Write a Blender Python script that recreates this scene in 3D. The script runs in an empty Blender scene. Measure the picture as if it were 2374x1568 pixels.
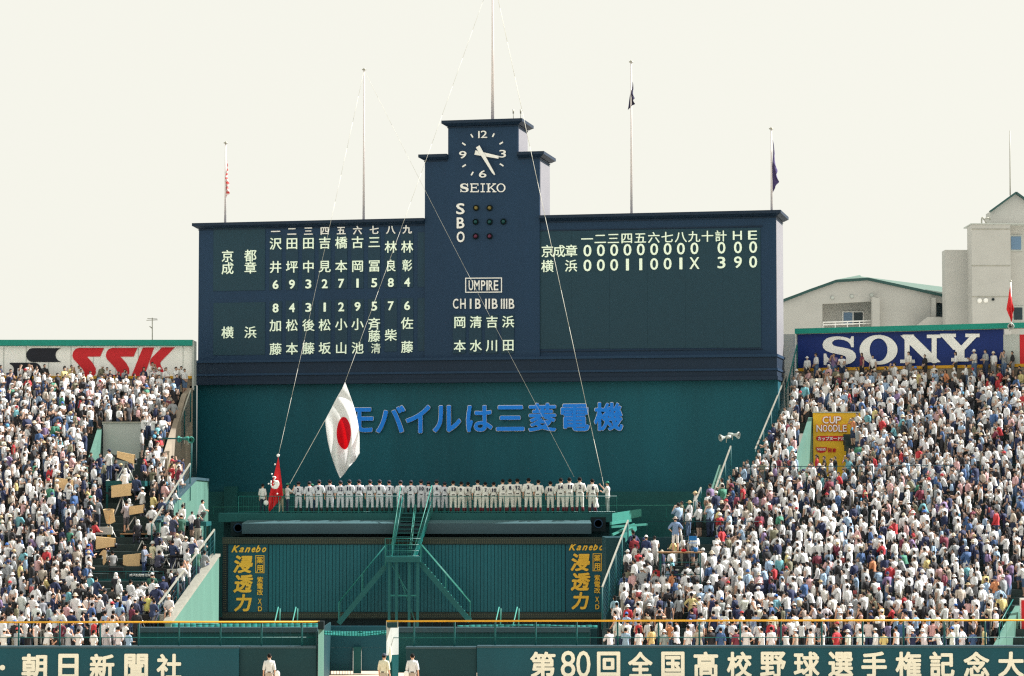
import bpy, bmesh, math, random
import numpy as np
from mathutils import Vector, Matrix
from mathutils.geometry import tessellate_polygon
R = math.radians
random.seed(7); rng = np.random.default_rng(7)
sc = bpy.context.scene
COL = sc.collection

# ---------------------------------------------------------------- camera, sky, sun, exposure
F, W2, H2, HOR, CH = 6160.0, 1187.0, 784.0, 1150.0, 8.33   # focal and frame in units of a 2374 wide picture; eye height
PITCH = math.atan((HOR - H2) / F)
cam = bpy.data.objects.new('camera', bpy.data.cameras.new('camera'))
cam.data.sensor_width = 36; cam.data.lens = F / 2374 * 36
cam.data.clip_start = 1; cam.data.clip_end = 6000
cam.location = (0, 0, CH); cam.rotation_euler = (math.pi / 2 + PITCH, 0, 0)
COL.objects.link(cam); sc.camera = cam
SUN_AZ, SUN_EL = R(68), R(44)                  # azimuth clockwise from +Y (the view direction)
world = bpy.data.worlds.new('World'); sc.world = world; world.use_nodes = True
wn = world.node_tree; bg = wn.nodes['Background']
sky = wn.nodes.new('ShaderNodeTexSky'); sky.sky_type = 'NISHITA'; sky.sun_disc = False
sky.sun_elevation = SUN_EL; sky.sun_rotation = SUN_AZ
sky.air_density = 1.0; sky.dust_density = 3.0; sky.ozone_density = 1.0; sky.altitude = 0
hs = wn.nodes.new('ShaderNodeHueSaturation'); hs.inputs['Saturation'].default_value = 0.34
wn.links.new(sky.outputs[0], hs.inputs['Color'])
hz = wn.nodes.new('ShaderNodeMix'); hz.data_type = 'RGBA'; hz.inputs['Factor'].default_value = .975      # thick summer haze evens the sky out
wn.links.new(hs.outputs[0], hz.inputs['A']); hz.inputs['B'].default_value = (2.64, 2.62, 2.36, 1)
wn.links.new(hz.outputs['Result'], bg.inputs[0]); bg.inputs[1].default_value = 0.15
sun = bpy.data.objects.new('sun', bpy.data.lights.new('sun', 'SUN'))
sun.data.energy = 4.1; sun.data.angle = R(0.6); sun.data.color = (1, .975, .94)
sd = Vector((math.sin(SUN_AZ) * math.cos(SUN_EL), math.cos(SUN_AZ) * math.cos(SUN_EL), math.sin(SUN_EL)))
sun.rotation_euler = sd.to_track_quat('Z', 'Y').to_euler(); sun.location = (60, 60, 80)
COL.objects.link(sun)
sc.view_settings.view_transform = 'Standard'; sc.view_settings.look = 'None'
sc.view_settings.gamma = 1; sc.view_settings.exposure = 1.2
sc.render.engine = 'CYCLES'
sc.cycles.max_bounces = 6
sc.cycles.use_denoising = False; sc.cycles.filter_width = 1.25       # keep the fine grain of a long film exposure

# ---------------------------------------------------------------- picture -> place (used only to measure where things stand)
def ray(X, Y):
    u, v = (X - W2) / F, (H2 - Y) / F
    c, s = math.cos(PITCH), math.sin(PITCH)
    return Vector((u, c - v * s, s + v * c))
CAM = Vector((0, 0, CH))
def P(X, Y, d):
    r = ray(X, Y); return CAM + r * (d / r.y)
def proj(p):
    q = Vector(p) - CAM; c, s = math.cos(PITCH), math.sin(PITCH)
    f = q.y * c + q.z * s; v = -q.y * s + q.z * c
    return W2 + q.x / f * F, H2 - v / f * F
class Plane:
    """upright plane through origin o along unit direction u; n points at the viewer"""
    def __init__(s, o, yaw=0.0):
        s.o = Vector(o); s.u = Vector((math.cos(yaw), -math.sin(yaw), 0)); s.n = Vector((-math.sin(yaw), -math.cos(yaw), 0)); s.w = Vector((0, 0, 1))
    def hit(s, X, Y, off=0.0):
        r = ray(X, Y); o = s.o + s.n * off
        return CAM + r * ((o - CAM).dot(s.n) / r.dot(s.n))
def crop(x0, y0, k):
    return lambda x, y: ((x0 + x / k) * .62050, (y0 + y / k) * .62050)

# ---------------------------------------------------------------- materials
def lin(c): return tuple(((v / 255) / 12.92 if v / 255 <= .04045 else ((v / 255 + .055) / 1.055) ** 2.4) for v in c)
def mat(name, rgb, rough=.7, var=.12, scale=.6, metal=0, bump=0, bscale=20, streak=False, linear=False):
    m = bpy.data.materials.new(name); m.use_nodes = True; n = m.node_tree; b = n.nodes['Principled BSDF']
    c = rgb if linear else lin(rgb)
    b.inputs['Specular IOR Level'].default_value = .3; b.inputs['Roughness'].default_value = rough; b.inputs['Metallic'].default_value = metal
    tc = n.nodes.new('ShaderNodeTexCoord'); mp = n.nodes.new('ShaderNodeMapping')
    n.links.new(tc.outputs['Object'], mp.inputs[0])
    if streak: mp.inputs['Scale'].default_value = (1, 1, .12)
    nz = n.nodes.new('ShaderNodeTexNoise'); nz.inputs['Scale'].default_value = scale; nz.inputs['Detail'].default_value = 8; nz.inputs['Roughness'].default_value = .65
    n.links.new(mp.outputs[0], nz.inputs['Vector'])
    mx = n.nodes.new('ShaderNodeMix'); mx.data_type = 'RGBA'
    mr = n.nodes.new('ShaderNodeMapRange'); mr.inputs['From Min'].default_value = .3; mr.inputs['From Max'].default_value = .7
    n.links.new(nz.outputs['Fac'], mr.inputs['Value']); n.links.new(mr.outputs[0], mx.inputs['Factor'])
    mx.inputs['A'].default_value = tuple(v * (1 - var) for v in c) + (1,)
    mx.inputs['B'].default_value = tuple(min(1, v * (1 + var)) for v in c) + (1,)
    n.links.new(mx.outputs['Result'], b.inputs['Base Color'])
    if bump:
        n2 = n.nodes.new('ShaderNodeTexNoise'); n2.inputs['Scale'].default_value = bscale; n.links.new(tc.outputs['Object'], n2.inputs['Vector'])
        bp = n.nodes.new('ShaderNodeBump'); bp.inputs['Strength'].default_value = bump; bp.inputs['Distance'].default_value = .02
        n.links.new(n2.outputs['Fac'], bp.inputs['Height']); n.links.new(bp.outputs[0], b.inputs['Normal'])
    return m
def cloth_mat(name, src, stripes=0):
    """fabric whose colour is the object's own colour (or the crowd's colour attribute)"""
    m = bpy.data.materials.new(name); m.use_nodes = True; n = m.node_tree; b = n.nodes['Principled BSDF']
    b.inputs['Roughness'].default_value = .85
    if src == 'object': s = n.nodes.new('ShaderNodeObjectInfo').outputs['Color']
    else:
        a = n.nodes.new('ShaderNodeAttribute'); a.attribute_name = 'Col'; s = a.outputs['Color']
    tc = n.nodes.new('ShaderNodeTexCoord')
    nz = n.nodes.new('ShaderNodeTexNoise'); nz.inputs['Scale'].default_value = 9; n.links.new(tc.outputs['Object'], nz.inputs['Vector'])
    mx = n.nodes.new('ShaderNodeMix'); mx.data_type = 'RGBA'; mx.blend_type = 'MULTIPLY'; mx.inputs['Factor'].default_value = .22
    n.links.new(s, mx.inputs['A']); n.links.new(nz.outputs['Fac'], mx.inputs['B'])
    out = mx.outputs['Result']
    if stripes:
        wv = n.nodes.new('ShaderNodeTexWave'); wv.inputs['Scale'].default_value = stripes; wv.bands_direction = 'Z'
        n.links.new(tc.outputs['Object'], wv.inputs['Vector'])
        m2 = n.nodes.new('ShaderNodeMix'); m2.data_type = 'RGBA'; n.links.new(wv.outputs['Fac'], m2.inputs['Factor'])
        m2.inputs['A'].default_value = (.06, .08, .14, 1); n.links.new(out, m2.inputs['B']); out = m2.outputs['Result']
    n.links.new(out, b.inputs['Base Color'])
    bp = n.nodes.new('ShaderNodeBump'); bp.inputs['Strength'].default_value = .6; bp.inputs['Distance'].default_value = .03
    n.links.new(nz.outputs['Fac'], bp.inputs['Height']); n.links.new(bp.outputs[0], b.inputs['Normal'])
    return m
M = dict(
    navy=mat('navy_paint', (24, 55, 84), .6, .10, .35, streak=True),
    navy2=mat('dark_navy_paint', (20, 42, 64), .6, .10, .5, streak=True),
    screen=mat('display_glass', (24, 60, 76), .5, .05, 2),
    screen2=mat('display_module', (24, 57, 76), .5, .05, 2),
    pale=mat('pale_lavender_paint', (132, 131, 137), .6, .05, .8),
    white=mat('white_paint', (246, 246, 243), .5, .04, 1),
    letter=mat('lit_white_lettering', (232, 240, 226), .5, .03, 3),
    cream=mat('cream_lettering', (240, 240, 224), .5, .04, 1),
    teal=mat('teal_wall_paint', (8, 84, 98), .6, .2, .3, streak=True),
    teal2=mat('teal_platform_paint', (14, 82, 84), .55, .12, .6),
    teal3=mat('teal_panel_paint', (10, 86, 98), .5, .12, .8, streak=True),
    dgreen=mat('dark_green_wall_paint', (7, 74, 89), .5, .10, .5, streak=True),
    dgreen2=mat('deep_green_paint', (8, 56, 64), .6, .10, .8),
    dark=mat('dark_recess', (16, 34, 40), .8, .2, 1),
    lgreen=mat('pale_green_paint', (86, 126, 114), .6, .14, .8, streak=True),
    mgreen=mat('mid_green_paint', (60, 140, 128), .5, .1, .8),
    cap=mat('green_capping', (16, 140, 124), .45, .06, 1),
    rail=mat('green_rail_paint', (26, 104, 100), .4, .08, 2),
    greyroof=mat('blue_grey_roof', (56, 82, 92), .5, .08, .8),
    steel=mat('galvanised_steel', (164, 163, 152), .45, .15, 3, metal=.3),
    pole=mat('pole_paint', (222, 214, 214), .4, .08, 2),
    gold=mat('gold_lettering', (226, 178, 60), .5, .08, 2),
    yellow=mat('yellow_rubber', (222, 166, 44), .55, .08, 2),
    net=mat('green_net', (8, 104, 98), .8, .25, 3),
    blue=mat('blue_lettering', (6, 132, 240), .45, .05, 2),
    concrete=mat('stained_concrete', (150, 138, 122), .9, .35, .5, bump=.3, bscale=4, streak=True),
    step=mat('step_concrete', (52, 66, 66), .9, .2, 1, bump=.3),
    pavement=mat('pale_pavement', (186, 182, 172), .9, .1, .2),
    earth=mat('infield_earth', (196, 176, 156), .95, .12, .3, bump=.4, bscale=8),
    grass=mat('outfield_turf', (60, 92, 40), .95, .25, .4, bump=.5, bscale=30),
    redp=mat('red_paint', (206, 34, 44), .5, .05, 1),
    blackp=mat('black_paint', (22, 26, 40), .5, .05, 1),
    signblue=mat('royal_blue_paint', (10, 42, 112), .5, .14, .4),
    signyel=mat('yellow_sign_paint', (236, 186, 48), .5, .06, 1),
    panelw=mat('grey_white_panel', (186, 192, 188), .6, .05, .6),
    building=mat('beige_render', (188, 188, 184), .85, .05, .6, bump=.2, bscale=10),
    roofg=mat('green_metal_roof', (84, 110, 100), .5, .08, .8),
    roofedge=mat('green_roof_trim', (48, 84, 82), .5, .06, 1),
    glassb=mat('blue_window_glass', (110, 140, 170), .15, .08, .5),
    glassd=mat('dark_glass_and_shade', (40, 58, 66), .1, .1, .5),
    rope=mat('rope', (214, 212, 200), .8, .1, 10),
    card=mat('tan_cardboard', (226, 192, 144), .85, .10, 3, bump=.2),
    camg=mat('grey_lens_casing', (186, 186, 178), .4, .06, 4),
    blk=mat('black_equipment', (24, 26, 30), .45, .1, 4),
    alu=mat('aluminium_tube', (205, 203, 196), .35, .06, 6, metal=.5),
    skin=mat('skin', (214, 168, 142), .6, .10, 8),
    hair=mat('black_hair', (16, 13, 14), .9, .1, 20),
    shoe=mat('shoes', (40, 36, 38), .6, .1, 6),
    ink=mat('dark_blue_print', (22, 26, 60), .7, .05, 4),
    redc=mat('red_cloth', (208, 40, 46), .8, .08, 6),
    bluecl=mat('blue_plastic', (24, 110, 180), .4, .06, 3),
    wood=mat('wood_board', (150, 116, 84), .8, .2, 5),
    amber=mat('amber_lens', (120, 108, 60), .25, .1, 10), green_l=mat('green_lens', (18, 72, 74), .25, .1, 10), red_l=mat('red_lens', (92, 42, 68), .25, .1, 10),
    cloth=cloth_mat('fabric', 'object'), striped=cloth_mat('striped_fabric', 'object', 9), crowd=cloth_mat('crowd_fabric', 'attr'),
)

_b = M['letter'].node_tree.nodes['Principled BSDF']; _b.inputs['Emission Color'].default_value = (.72, .95, .62, 1); _b.inputs['Emission Strength'].default_value = .10

# ---------------------------------------------------------------- geometry helpers
OFF = {}
def tag(o, label=None, cat=None, group=None, kind=None):
    if label: o['label'] = label
    if cat: o['category'] = cat
    if group: o['group'] = group
    if kind: o['kind'] = kind
    return o
def thing(name, label, cat, loc, group=None, kind=None):
    o = bpy.data.objects.new(name, None); o.empty_display_size = .3; COL.objects.link(o); o.location = loc
    OFF[o.name] = Vector(loc); return tag(o, label, cat, group, kind)
def link(name, mesh, parent=None, kind=None):
    o = bpy.data.objects.new(name, mesh); COL.objects.link(o)
    if parent is not None: o.parent = parent; OFF[o.name] = OFF[parent.name]
    else: OFF[o.name] = Vector((0, 0, 0))
    if kind: o['kind'] = kind
    return o
class G:
    def __init__(s): s.v = []; s.f = []; s.sm = []
    def face(s, pts, smooth=False):
        i = len(s.v); s.v += [Vector(p) for p in pts]; s.f.append(tuple(range(i, i + len(pts)))); s.sm.append(smooth); return s
    def hexa(s, a, b):      # two matching quads (loops)
        i = len(s.v); s.v += [Vector(p) for p in a] + [Vector(p) for p in b]; n = len(a)
        s.f.append(tuple(i + k for k in reversed(range(n)))); s.f.append(tuple(i + n + k for k in range(n))); s.sm += [False, False]
        for k in range(n):
            s.f.append((i + k, i + (k + 1) % n, i + n + (k + 1) % n, i + n + k)); s.sm.append(False)
        return s
    def box(s, x0, x1, y0, y1, z0, z1):
        return s.hexa([(x0, y0, z0), (x1, y0, z0), (x1, y1, z0), (x0, y1, z0)], [(x0, y0, z1), (x1, y0, z1), (x1, y1, z1), (x0, y1, z1)])
    def beam(s, p, q, w, h=None):
        p, q = Vector(p), Vector(q); h = h or w; d = (q - p).normalized()
        up = Vector((0, 0, 1)) if abs(d.z) < .95 else Vector((0, 1, 0))
        a = d.cross(up).normalized() * w / 2; b = a.cross(d).normalized() * h / 2
        return s.hexa([p - a - b, p + a - b, p + a + b, p - a + b], [q - a - b, q + a - b, q + a + b, q - a + b])
    def tube(s, p, q, r, r2=None, n=8, cap=True):
        p, q = Vector(p), Vector(q); r2 = r if r2 is None else r2; d = (q - p).normalized()
        up = Vector((0, 0, 1)) if abs(d.z) < .95 else Vector((0, 1, 0))
        a = d.cross(up).normalized(); b = a.cross(d).normalized(); i = len(s.v)
        for c, rr in ((p, r), (q, r2)):
            s.v += [c + (a * math.cos(t) + b * math.sin(t)) * rr for t in [2 * math.pi * k / n for k in range(n)]]
        for k in range(n): s.f.append((i + k, i + (k + 1) % n, i + n + (k + 1) % n, i + n + k)); s.sm.append(True)
        if cap:
            s.f.append(tuple(i + k for k in reversed(range(n)))); s.f.append(tuple(i + n + k for k in range(n))); s.sm += [False, False]
        return s
    def path(s, pts, r, n=5):
        for a, b in zip(pts, pts[1:]): s.tube(a, b, r, n=n)
        return s
    def ball(s, c, r, seg=10, ring=7, keep=None):
        c = Vector(c); r = Vector(r) if hasattr(r, '__len__') else Vector((r, r, r)); i = len(s.v)
        for a in range(ring + 1):
            for b in range(seg):
                t, p = math.pi * a / ring, 2 * math.pi * b / seg
                s.v.append(c + Vector((r.x * math.sin(t) * math.cos(p), r.y * math.sin(t) * math.sin(p), r.z * math.cos(t))))
        for a in range(ring):
            for b in range(seg):
                f = (i + a * seg + b, i + (a + 1) * seg + b, i + (a + 1) * seg + (b + 1) % seg, i + a * seg + (b + 1) % seg)
                if keep is None or keep(sum((s.v[k] for k in f), Vector()) / 4 - c): s.f.append(f); s.sm.append(True)
        return s
    def poly(s, outer, holes, dvec):   # flat outline (world points) with holes, given thickness dvec
        dvec = Vector(dvec); loops = [[Vector(p) for p in outer]] + [[Vector(p) for p in h] for h in holes]
        allp = [p for l in loops for p in l]; i = len(s.v); n = len(allp)
        s.v += allp + [p + dvec for p in allp]
        for t in tessellate_polygon(loops):
            s.f.append(tuple(i + k for k in t)); s.f.append(tuple(i + n + k for k in reversed(t))); s.sm += [False, False]
        k0 = 0
        for l in loops:
            m = len(l)
            for k in range(m): s.f.append((i + k0 + k, i + k0 + (k + 1) % m, i + n + k0 + (k + 1) % m, i + n + k0 + k)); s.sm.append(False)
            k0 += m
        return s
    def mesh(s, name, off=Vector((0, 0, 0)), material=None):
        me = bpy.data.meshes.new(name); me.from_pydata([tuple(v - off) for v in s.v], [], s.f)
        me.polygons.foreach_set('use_smooth', s.sm)
        bm = bmesh.new(); bm.from_mesh(me); bmesh.ops.recalc_face_normals(bm, faces=bm.faces); bm.to_mesh(me); bm.free()
        if material: me.materials.append(material)
        return me
    def build(s, name, material, parent=None, kind=None, bevel=0):
        off = OFF[parent.name] if parent is not None else Vector((0, 0, 0))
        o = link(name, s.mesh(name, off, material), parent, kind)
        if bevel:
            b = o.modifiers.new('bevel', 'BEVEL'); b.width = bevel; b.segments = 2; b.limit_method = 'ANGLE'
        return o
def solo(g, name, material, label, cat, group=None, bevel=0):
    """a thing that is one mesh, its origin at its base"""
    lo = Vector((sum(v.x for v in g.v) / len(g.v), sum(v.y for v in g.v) / len(g.v), min(v.z for v in g.v)))
    o = bpy.data.objects.new(name, g.mesh(name, lo, material)); COL.objects.link(o); o.location = lo; OFF[o.name] = lo
    if bevel:
        b = o.modifiers.new('bevel', 'BEVEL'); b.width = bevel; b.segments = 2
    return tag(o, label, cat, group)

# ---------------------------------------------------------------- lettering
_gl = {}
def glyph(ch, thick=0.0, ext=.03, shear=0.0):
    """a character as a mesh; bold ones are eight slightly shifted cuts of the same outline"""
    k = (ch, thick, ext, shear)
    if k not in _gl:
        c = bpy.data.curves.new('t', 'FONT'); c.body = ch; c.extrude = ext; c.resolution_u = 3; c.shear = shear
        o = bpy.data.objects.new('t', c); COL.objects.link(o)
        me = bpy.data.meshes.new_from_object(o.evaluated_get(bpy.context.evaluated_depsgraph_get()))
        bpy.data.objects.remove(o); bpy.data.curves.remove(c)
        v = np.zeros(len(me.vertices) * 3); me.vertices.foreach_get('co', v); v = v.reshape(-1, 3)
        if thick:
            fs = [tuple(p.vertices) for p in me.polygons]; V_, F_ = [], []
            for q in range(8):
                a = 2 * math.pi * q / 8; w = v + np.array([thick * math.cos(a), thick * math.sin(a), q * .0012]); F_ += [tuple(i + q * len(v) for i in f) for f in fs]; V_.append(w)
            v = np.vstack(V_); bpy.data.meshes.remove(me); me = bpy.data.meshes.new('glyph'); me.from_pydata(v.tolist(), [], F_)
        me.materials.clear(); me.name = 'glyph'
        _gl[k] = (me, v[:, 0].min(), v[:, 0].max(), v[:, 1].min(), v[:, 1].max(), {})
    return _gl[k]
def put(ch, plane, box, material, parent, off=.05, thick=0.0, mode='bbox', name='character', ext=.03, shear=0.0, depth=None):
    """stand a character on a plane so that it fills a box measured in the picture"""
    me, a0, a1, b0, b1, byM = glyph(ch, thick, ext, shear)
    if mode == 'cell': a0, a1, b0, b1 = 0, 1, -.12, .88
    x0, y0, x1, y1 = box
    tl, tr, bl = plane.hit(x0, (y0), off), plane.hit(x1, y0, off), plane.hit(x0, y1, off)
    wd = (tr - tl).dot(plane.u); ht = (tl - bl).z
    if material.name not in byM:
        m2 = me.copy(); m2.materials.append(material); byM[material.name] = m2
    o = bpy.data.objects.new(name, byM[material.name]); COL.objects.link(o)
    sx, sy = wd / (a1 - a0), ht / (b1 - b0); sz = depth or 1.0
    o.parent = parent; OFF[o.name] = OFF[parent.name]
    base = bl + plane.u * (0) - OFF[parent.name]
    rot = Matrix((plane.u, plane.w, plane.n)).transposed()
    loc = base - plane.u * a0 * sx - plane.w * b0 * sy
    o.location = loc; o.rotation_euler = rot.to_euler(); o.scale = (sx, sy, sz)
    return o
def cell(c, x, y, s, w=None):  # cell box from a crop mapping
    w = w or s; X0, Y0 = c(x - w / 2, y - s / 2); X1, Y1 = c(x + w / 2, y + s / 2); return (X0, Y0, X1, Y1)
def bb(c, x0, y0, x1, y1): return c(x0, y0) + c(x1, y1)
def strokes(plane, box, segs, off=.05, th=.06):
    """slab letters: segments (x0,y0,x1,y1,width) or ('arc', cx,cy,rx,ry,a0,a1,w0,w1) in a unit box, y up"""
    g = G(); x0, y0, x1, y1 = box
    def pt(a, b, o): return plane.hit(x0 + (x1 - x0) * a, y1 + (y0 - y1) * b, o)
    for i, s in enumerate(segs):
        o = off + i * .004
        if s[0] == 'poly': g.poly([pt(a, b, o) for a, b in s[1]], [], -plane.n * (th)); continue
        if s[0] == 'ring':
            _, cx, cy, rx, ry, tx, ty = s; N = 40
            ou = [pt(cx + rx * math.cos(t), cy + ry * math.sin(t), o) for t in [2 * math.pi * k / N for k in range(N)]]
            inn = [pt(cx + (rx - tx) * math.cos(t), cy + (ry - ty) * math.sin(t), o) for t in [2 * math.pi * k / N for k in range(N)]]
            g.poly(ou, [inn], -plane.n * th); continue
        xa, ya, xb, yb, wx, wy = s
        # wx: horizontal thickness (for steep strokes) or wy: vertical thickness (for flat strokes)
        if wy: q = [(xa, ya - wy / 2), (xb, yb - wy / 2), (xb, yb + wy / 2), (xa, ya + wy / 2)]
        else: q = [(xa - wx / 2, ya), (xa + wx / 2, ya), (xb + wx / 2, yb), (xb - wx / 2, yb)]
        g.poly([pt(a, b, o) for a, b in q], [], -plane.n * th)
    return g
S_OUT = [(.86, 1.0), (.93, 1.0), (.93, .62), (.86, .62), (.83, .72), (.76, .81), (.64, .87), (.48, .895), (.36, .87), (.29, .81), (.285, .74), (.33, .68), (.43, .645), (.60, .61), (.76, .57), (.90, .50), (.98, .40), (1.0, .27), (.95, .15), (.84, .06), (.68, .01), (.50, 0), (.34, .02), (.20, .07), (.13, .11), (.11, .0), (.035, 0), (.035, .40), (.105, .40), (.14, .28), (.22, .18), (.35, .115), (.50, .095), (.62, .11), (.70, .17), (.71, .25), (.67, .31), (.56, .355), (.40, .39), (.24, .43), (.10, .50), (.02, .60), (.0, .72), (.04, .84), (.13, .93), (.28, .985), (.45, 1.0), (.62, .985), (.76, .94), (.83, .90)]
def slab(ch, w, h):   # w: vertical stem width, h: thin stroke height
    if ch == 'S': return [('poly', S_OUT)]
    if ch == 'O': return [('ring', .5, .5, .5, .5, w * 1.05, h * .9)]
    if ch == 'N': return [(.06, 1 - h / 2, .34, 1 - h / 2, 0, h), (.17, 0, .17, 1 - h, w * .55, 0), (.17, 1 - h / 4, .84, h / 4, w * 1.5, 0), (.84, 0, .84, 1 - h, w * .55, 0), (.66, 1 - h / 2, 1.0, 1 - h / 2, 0, h), (.0, h / 2, .36, h / 2, 0, h)]
    if ch == 'Y': return [(.0, 1 - h / 2, .40, 1 - h / 2, 0, h), (.64, 1 - h / 2, 1.0, 1 - h / 2, 0, h), (.19, 1 - h, .48, .42, w * 1.25, 0), (.83, 1 - h, .53, .42, w * .8, 0), (.5, h, .5, .46, w, 0), (.28, h / 2, .72, h / 2, 0, h)]
    if ch == 'E': return [(.18, h, .18, 1 - h, w, 0), (.0, 1 - h / 2, .92, 1 - h / 2, 0, h), (.0, h / 2, .97, h / 2, 0, h), (.18, .52, .7, .52, 0, h), (.9, .74, .9, 1, w * .6, 0), (.94, 0, .94, .28, w * .6, 0), (.7, .40, .7, .64, w * .6, 0)]
    if ch == 'I': return [(.5, h, .5, 1 - h, w * 1.6, 0), (.0, 1 - h / 2, 1, 1 - h / 2, 0, h), (.0, h / 2, 1, h / 2, 0, h)]
    if ch == 'K': return [(.2, h, .2, 1 - h, w, 0), (.0, 1 - h / 2, .4, 1 - h / 2, 0, h), (.0, h / 2, .4, h / 2, 0, h), (.8, 1 - h, .22, .38, w, 0), (.42, .56, .84, h, w * 1.1, 0), (.62, 1 - h / 2, .98, 1 - h / 2, 0, h), (.62, h / 2, 1.02, h / 2, 0, h)]

# ================================================================ GROUND
g = G(); g.face([(-3000, -500, -.01), (3000, -500, -.01), (3000, 4500, -.01), (-3000, 4500, -.01)]); g.build('ground', M['pavement'], kind='structure')
g = G(); g.face([(-60, 45, 0), (60, 45, 0), (60, 108, 0), (-60, 108, 0)]); g.build('outfield_grass', M['grass'], kind='structure')
g = G(); g.face([(-60, -20, 0), (60, -20, 0), (60, 45, 0), (-60, 45, 0)]); g.build('infield', M['earth'], kind='structure')
g = G(); g.face([(-60, 108, .004), (60, 108, .004), (60, 129, .004), (-60, 129, .004)]); g.build('warning_track', M['earth'], kind='structure')

# ================================================================ SCOREBOARD
YAW = R(12.2)
BO = P(1130, 700, 159.2)
B = Plane((BO.x, BO.y, 0), YAW)
def bbox_on(plane, X0, Y0, X1, Y1, front, back, g=None):
    """upright slab covering a measured rectangle of a plane; front/back are distances toward the viewer"""
    g = g or G(); o = plane.o
    a = plane.hit(X0, (Y0 + Y1) / 2, 0); b = plane.hit(X1, (Y0 + Y1) / 2, 0)
    ua, ub = (a - o).dot(plane.u), (b - o).dot(plane.u)
    zt = plane.hit((X0 + X1) / 2, Y0, front).z; zb = plane.hit((X0 + X1) / 2, Y1, front).z
    return slabbox(plane, ua, ub, zb, zt, front, back, g)
def slabbox(pl, ua, ub, zb, zt, front, back, g=None):
    g = g or G()
    def q(u, o, z): p = pl.o + pl.u * u + pl.n * o; return Vector((p.x, p.y, z))
    return g.hexa([q(ua, front, zb), q(ub, front, zb), q(ub, back, zb), q(ua, back, zb)], [q(ua, front, zt), q(ub, front, zt), q(ub, back, zt), q(ua, back, zt)])
def U(pl, X, Y, off=0): return (pl.hit(X, Y, off) - pl.o).dot(pl.u)
def Z(pl, X, Y, off=0): return pl.hit(X, Y, off).z
sb = thing('scoreboard', 'huge navy blue scoreboard with clock tower standing over the green wall', 'scoreboard', (B.o.x, B.o.y, 0))
uL, uR = U(B, 460, 700), U(B, 1800, 700)
zT = (Z(B, 455, 521) + Z(B, 1800, 491)) / 2; zB0 = (Z(B, 460, 842) + Z(B, 1800, 827)) / 2; zB1 = (Z(B, 460, 893) + Z(B, 1800, 874)) / 2
t1L, t1R = U(B, 986, 450), U(B, 1252, 450); z1 = (Z(B, 986, 361) + Z(B, 1252, 357)) / 2
t2L, t2R = U(B, 1040, 320), U(B, 1202, 320); z2 = (Z(B, 1040, 284) + Z(B, 1202, 280)) / 2
slabbox(B, uL, uR, zB0 - .02, zT - .05, 0, -3.5).build('wall', M['navy'], sb)
slabbox(B, t1L, t1R, zT - .05, z1, .12, -2.9).build('tower_wall', M['navy'], sb)
slabbox(B, t2L, t2R, z1, z2, .12, -2.6).build('tower_top', M['navy'], sb)
slabbox(B, t1L, t1R, zB0, zT - .05, .12, -.05).build('tower_panel', M['navy'], sb)
for (ub, za, zb_, dp) in ((uR, zB0, zT - .5, 3.5), (t1R, zT + .1, z1 - .5, 2.9), (t2R, z1 + .1, z2 - .5, 2.6)):
    slabbox(B, ub, ub + .02, za, zb_, -.02, -dp).build('side_cladding', M['pale'], sb)
def cornice(ua, ub, z, dp, f=.0, el=1, er=1):
    """fascia over a flaring soffit; el / er say whether the left / right end turns the corner"""
    g = G(); a, b = .08, .30
    def q(u, o, zz): p = B.o + B.u * u + B.n * o; return Vector((p.x, p.y, zz))
    slabbox(B, ua - .04 * el, ub + .04 * er, z - .36, z - .31, .07 + f, -dp - .03, g)
    g.hexa([q(ua - a * el, .12 + f, z - .26), q(ub + a * er, .12 + f, z - .26), q(ub + a * er, -dp - .05, z - .26), q(ua - a * el, -dp - .05, z - .26)],
           [q(ua - b * el, .34 + f, z - .12), q(ub + b * er, .34 + f, z - .12), q(ub + b * er, -dp - .3, z - .12), q(ua - b * el, -dp - .3, z - .12)])
    slabbox(B, ua - (b + .03) * el, ub + (b + .03) * er, z - .119, z + .06, .37 + f, -dp - .33, g)
    return g
cornice(uL, t1L - .01, zT, 3.5, er=0).build('cornice', M['navy2'], sb); cornice(t1R + .01, uR, zT, 3.5, el=0).build('cornice', M['navy2'], sb)
cornice(t1L, t2L - .01, z1, 2.9, .1, er=0).build('cornice', M['navy2'], sb); cornice(t2R + .01, t1R, z1, 2.9, .1, el=0).build('cornice', M['navy2'], sb); cornice(t2L, t2R, z2, 2.6, .14).build('cornice', M['navy2'], sb)
g = G(); slabbox(B, uL - .12, uR + .05, zB1 + .02, zB0 - .02, .35, -3.6, g)
g.build('moulding_band', M['navy2'], sb)
g = G(); slabbox(B, uL - .16, uR + .1, zB0 - .02, zB0 + .14, .45, -3.6, g); g.build('moulding', M['navy'], sb)
g = G(); slabbox(B, uL - .16, uR + .1, zB1 + .45, zB1 + .58, .43, -3.6, g); g.build('moulding', M['navy'], sb)
g = G(); slabbox(B, uL - .2, uR + .12, zB1 - .1, zB1 + .12, .55, -3.6, g); g.build('moulding', M['navy2'], sb)
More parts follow.
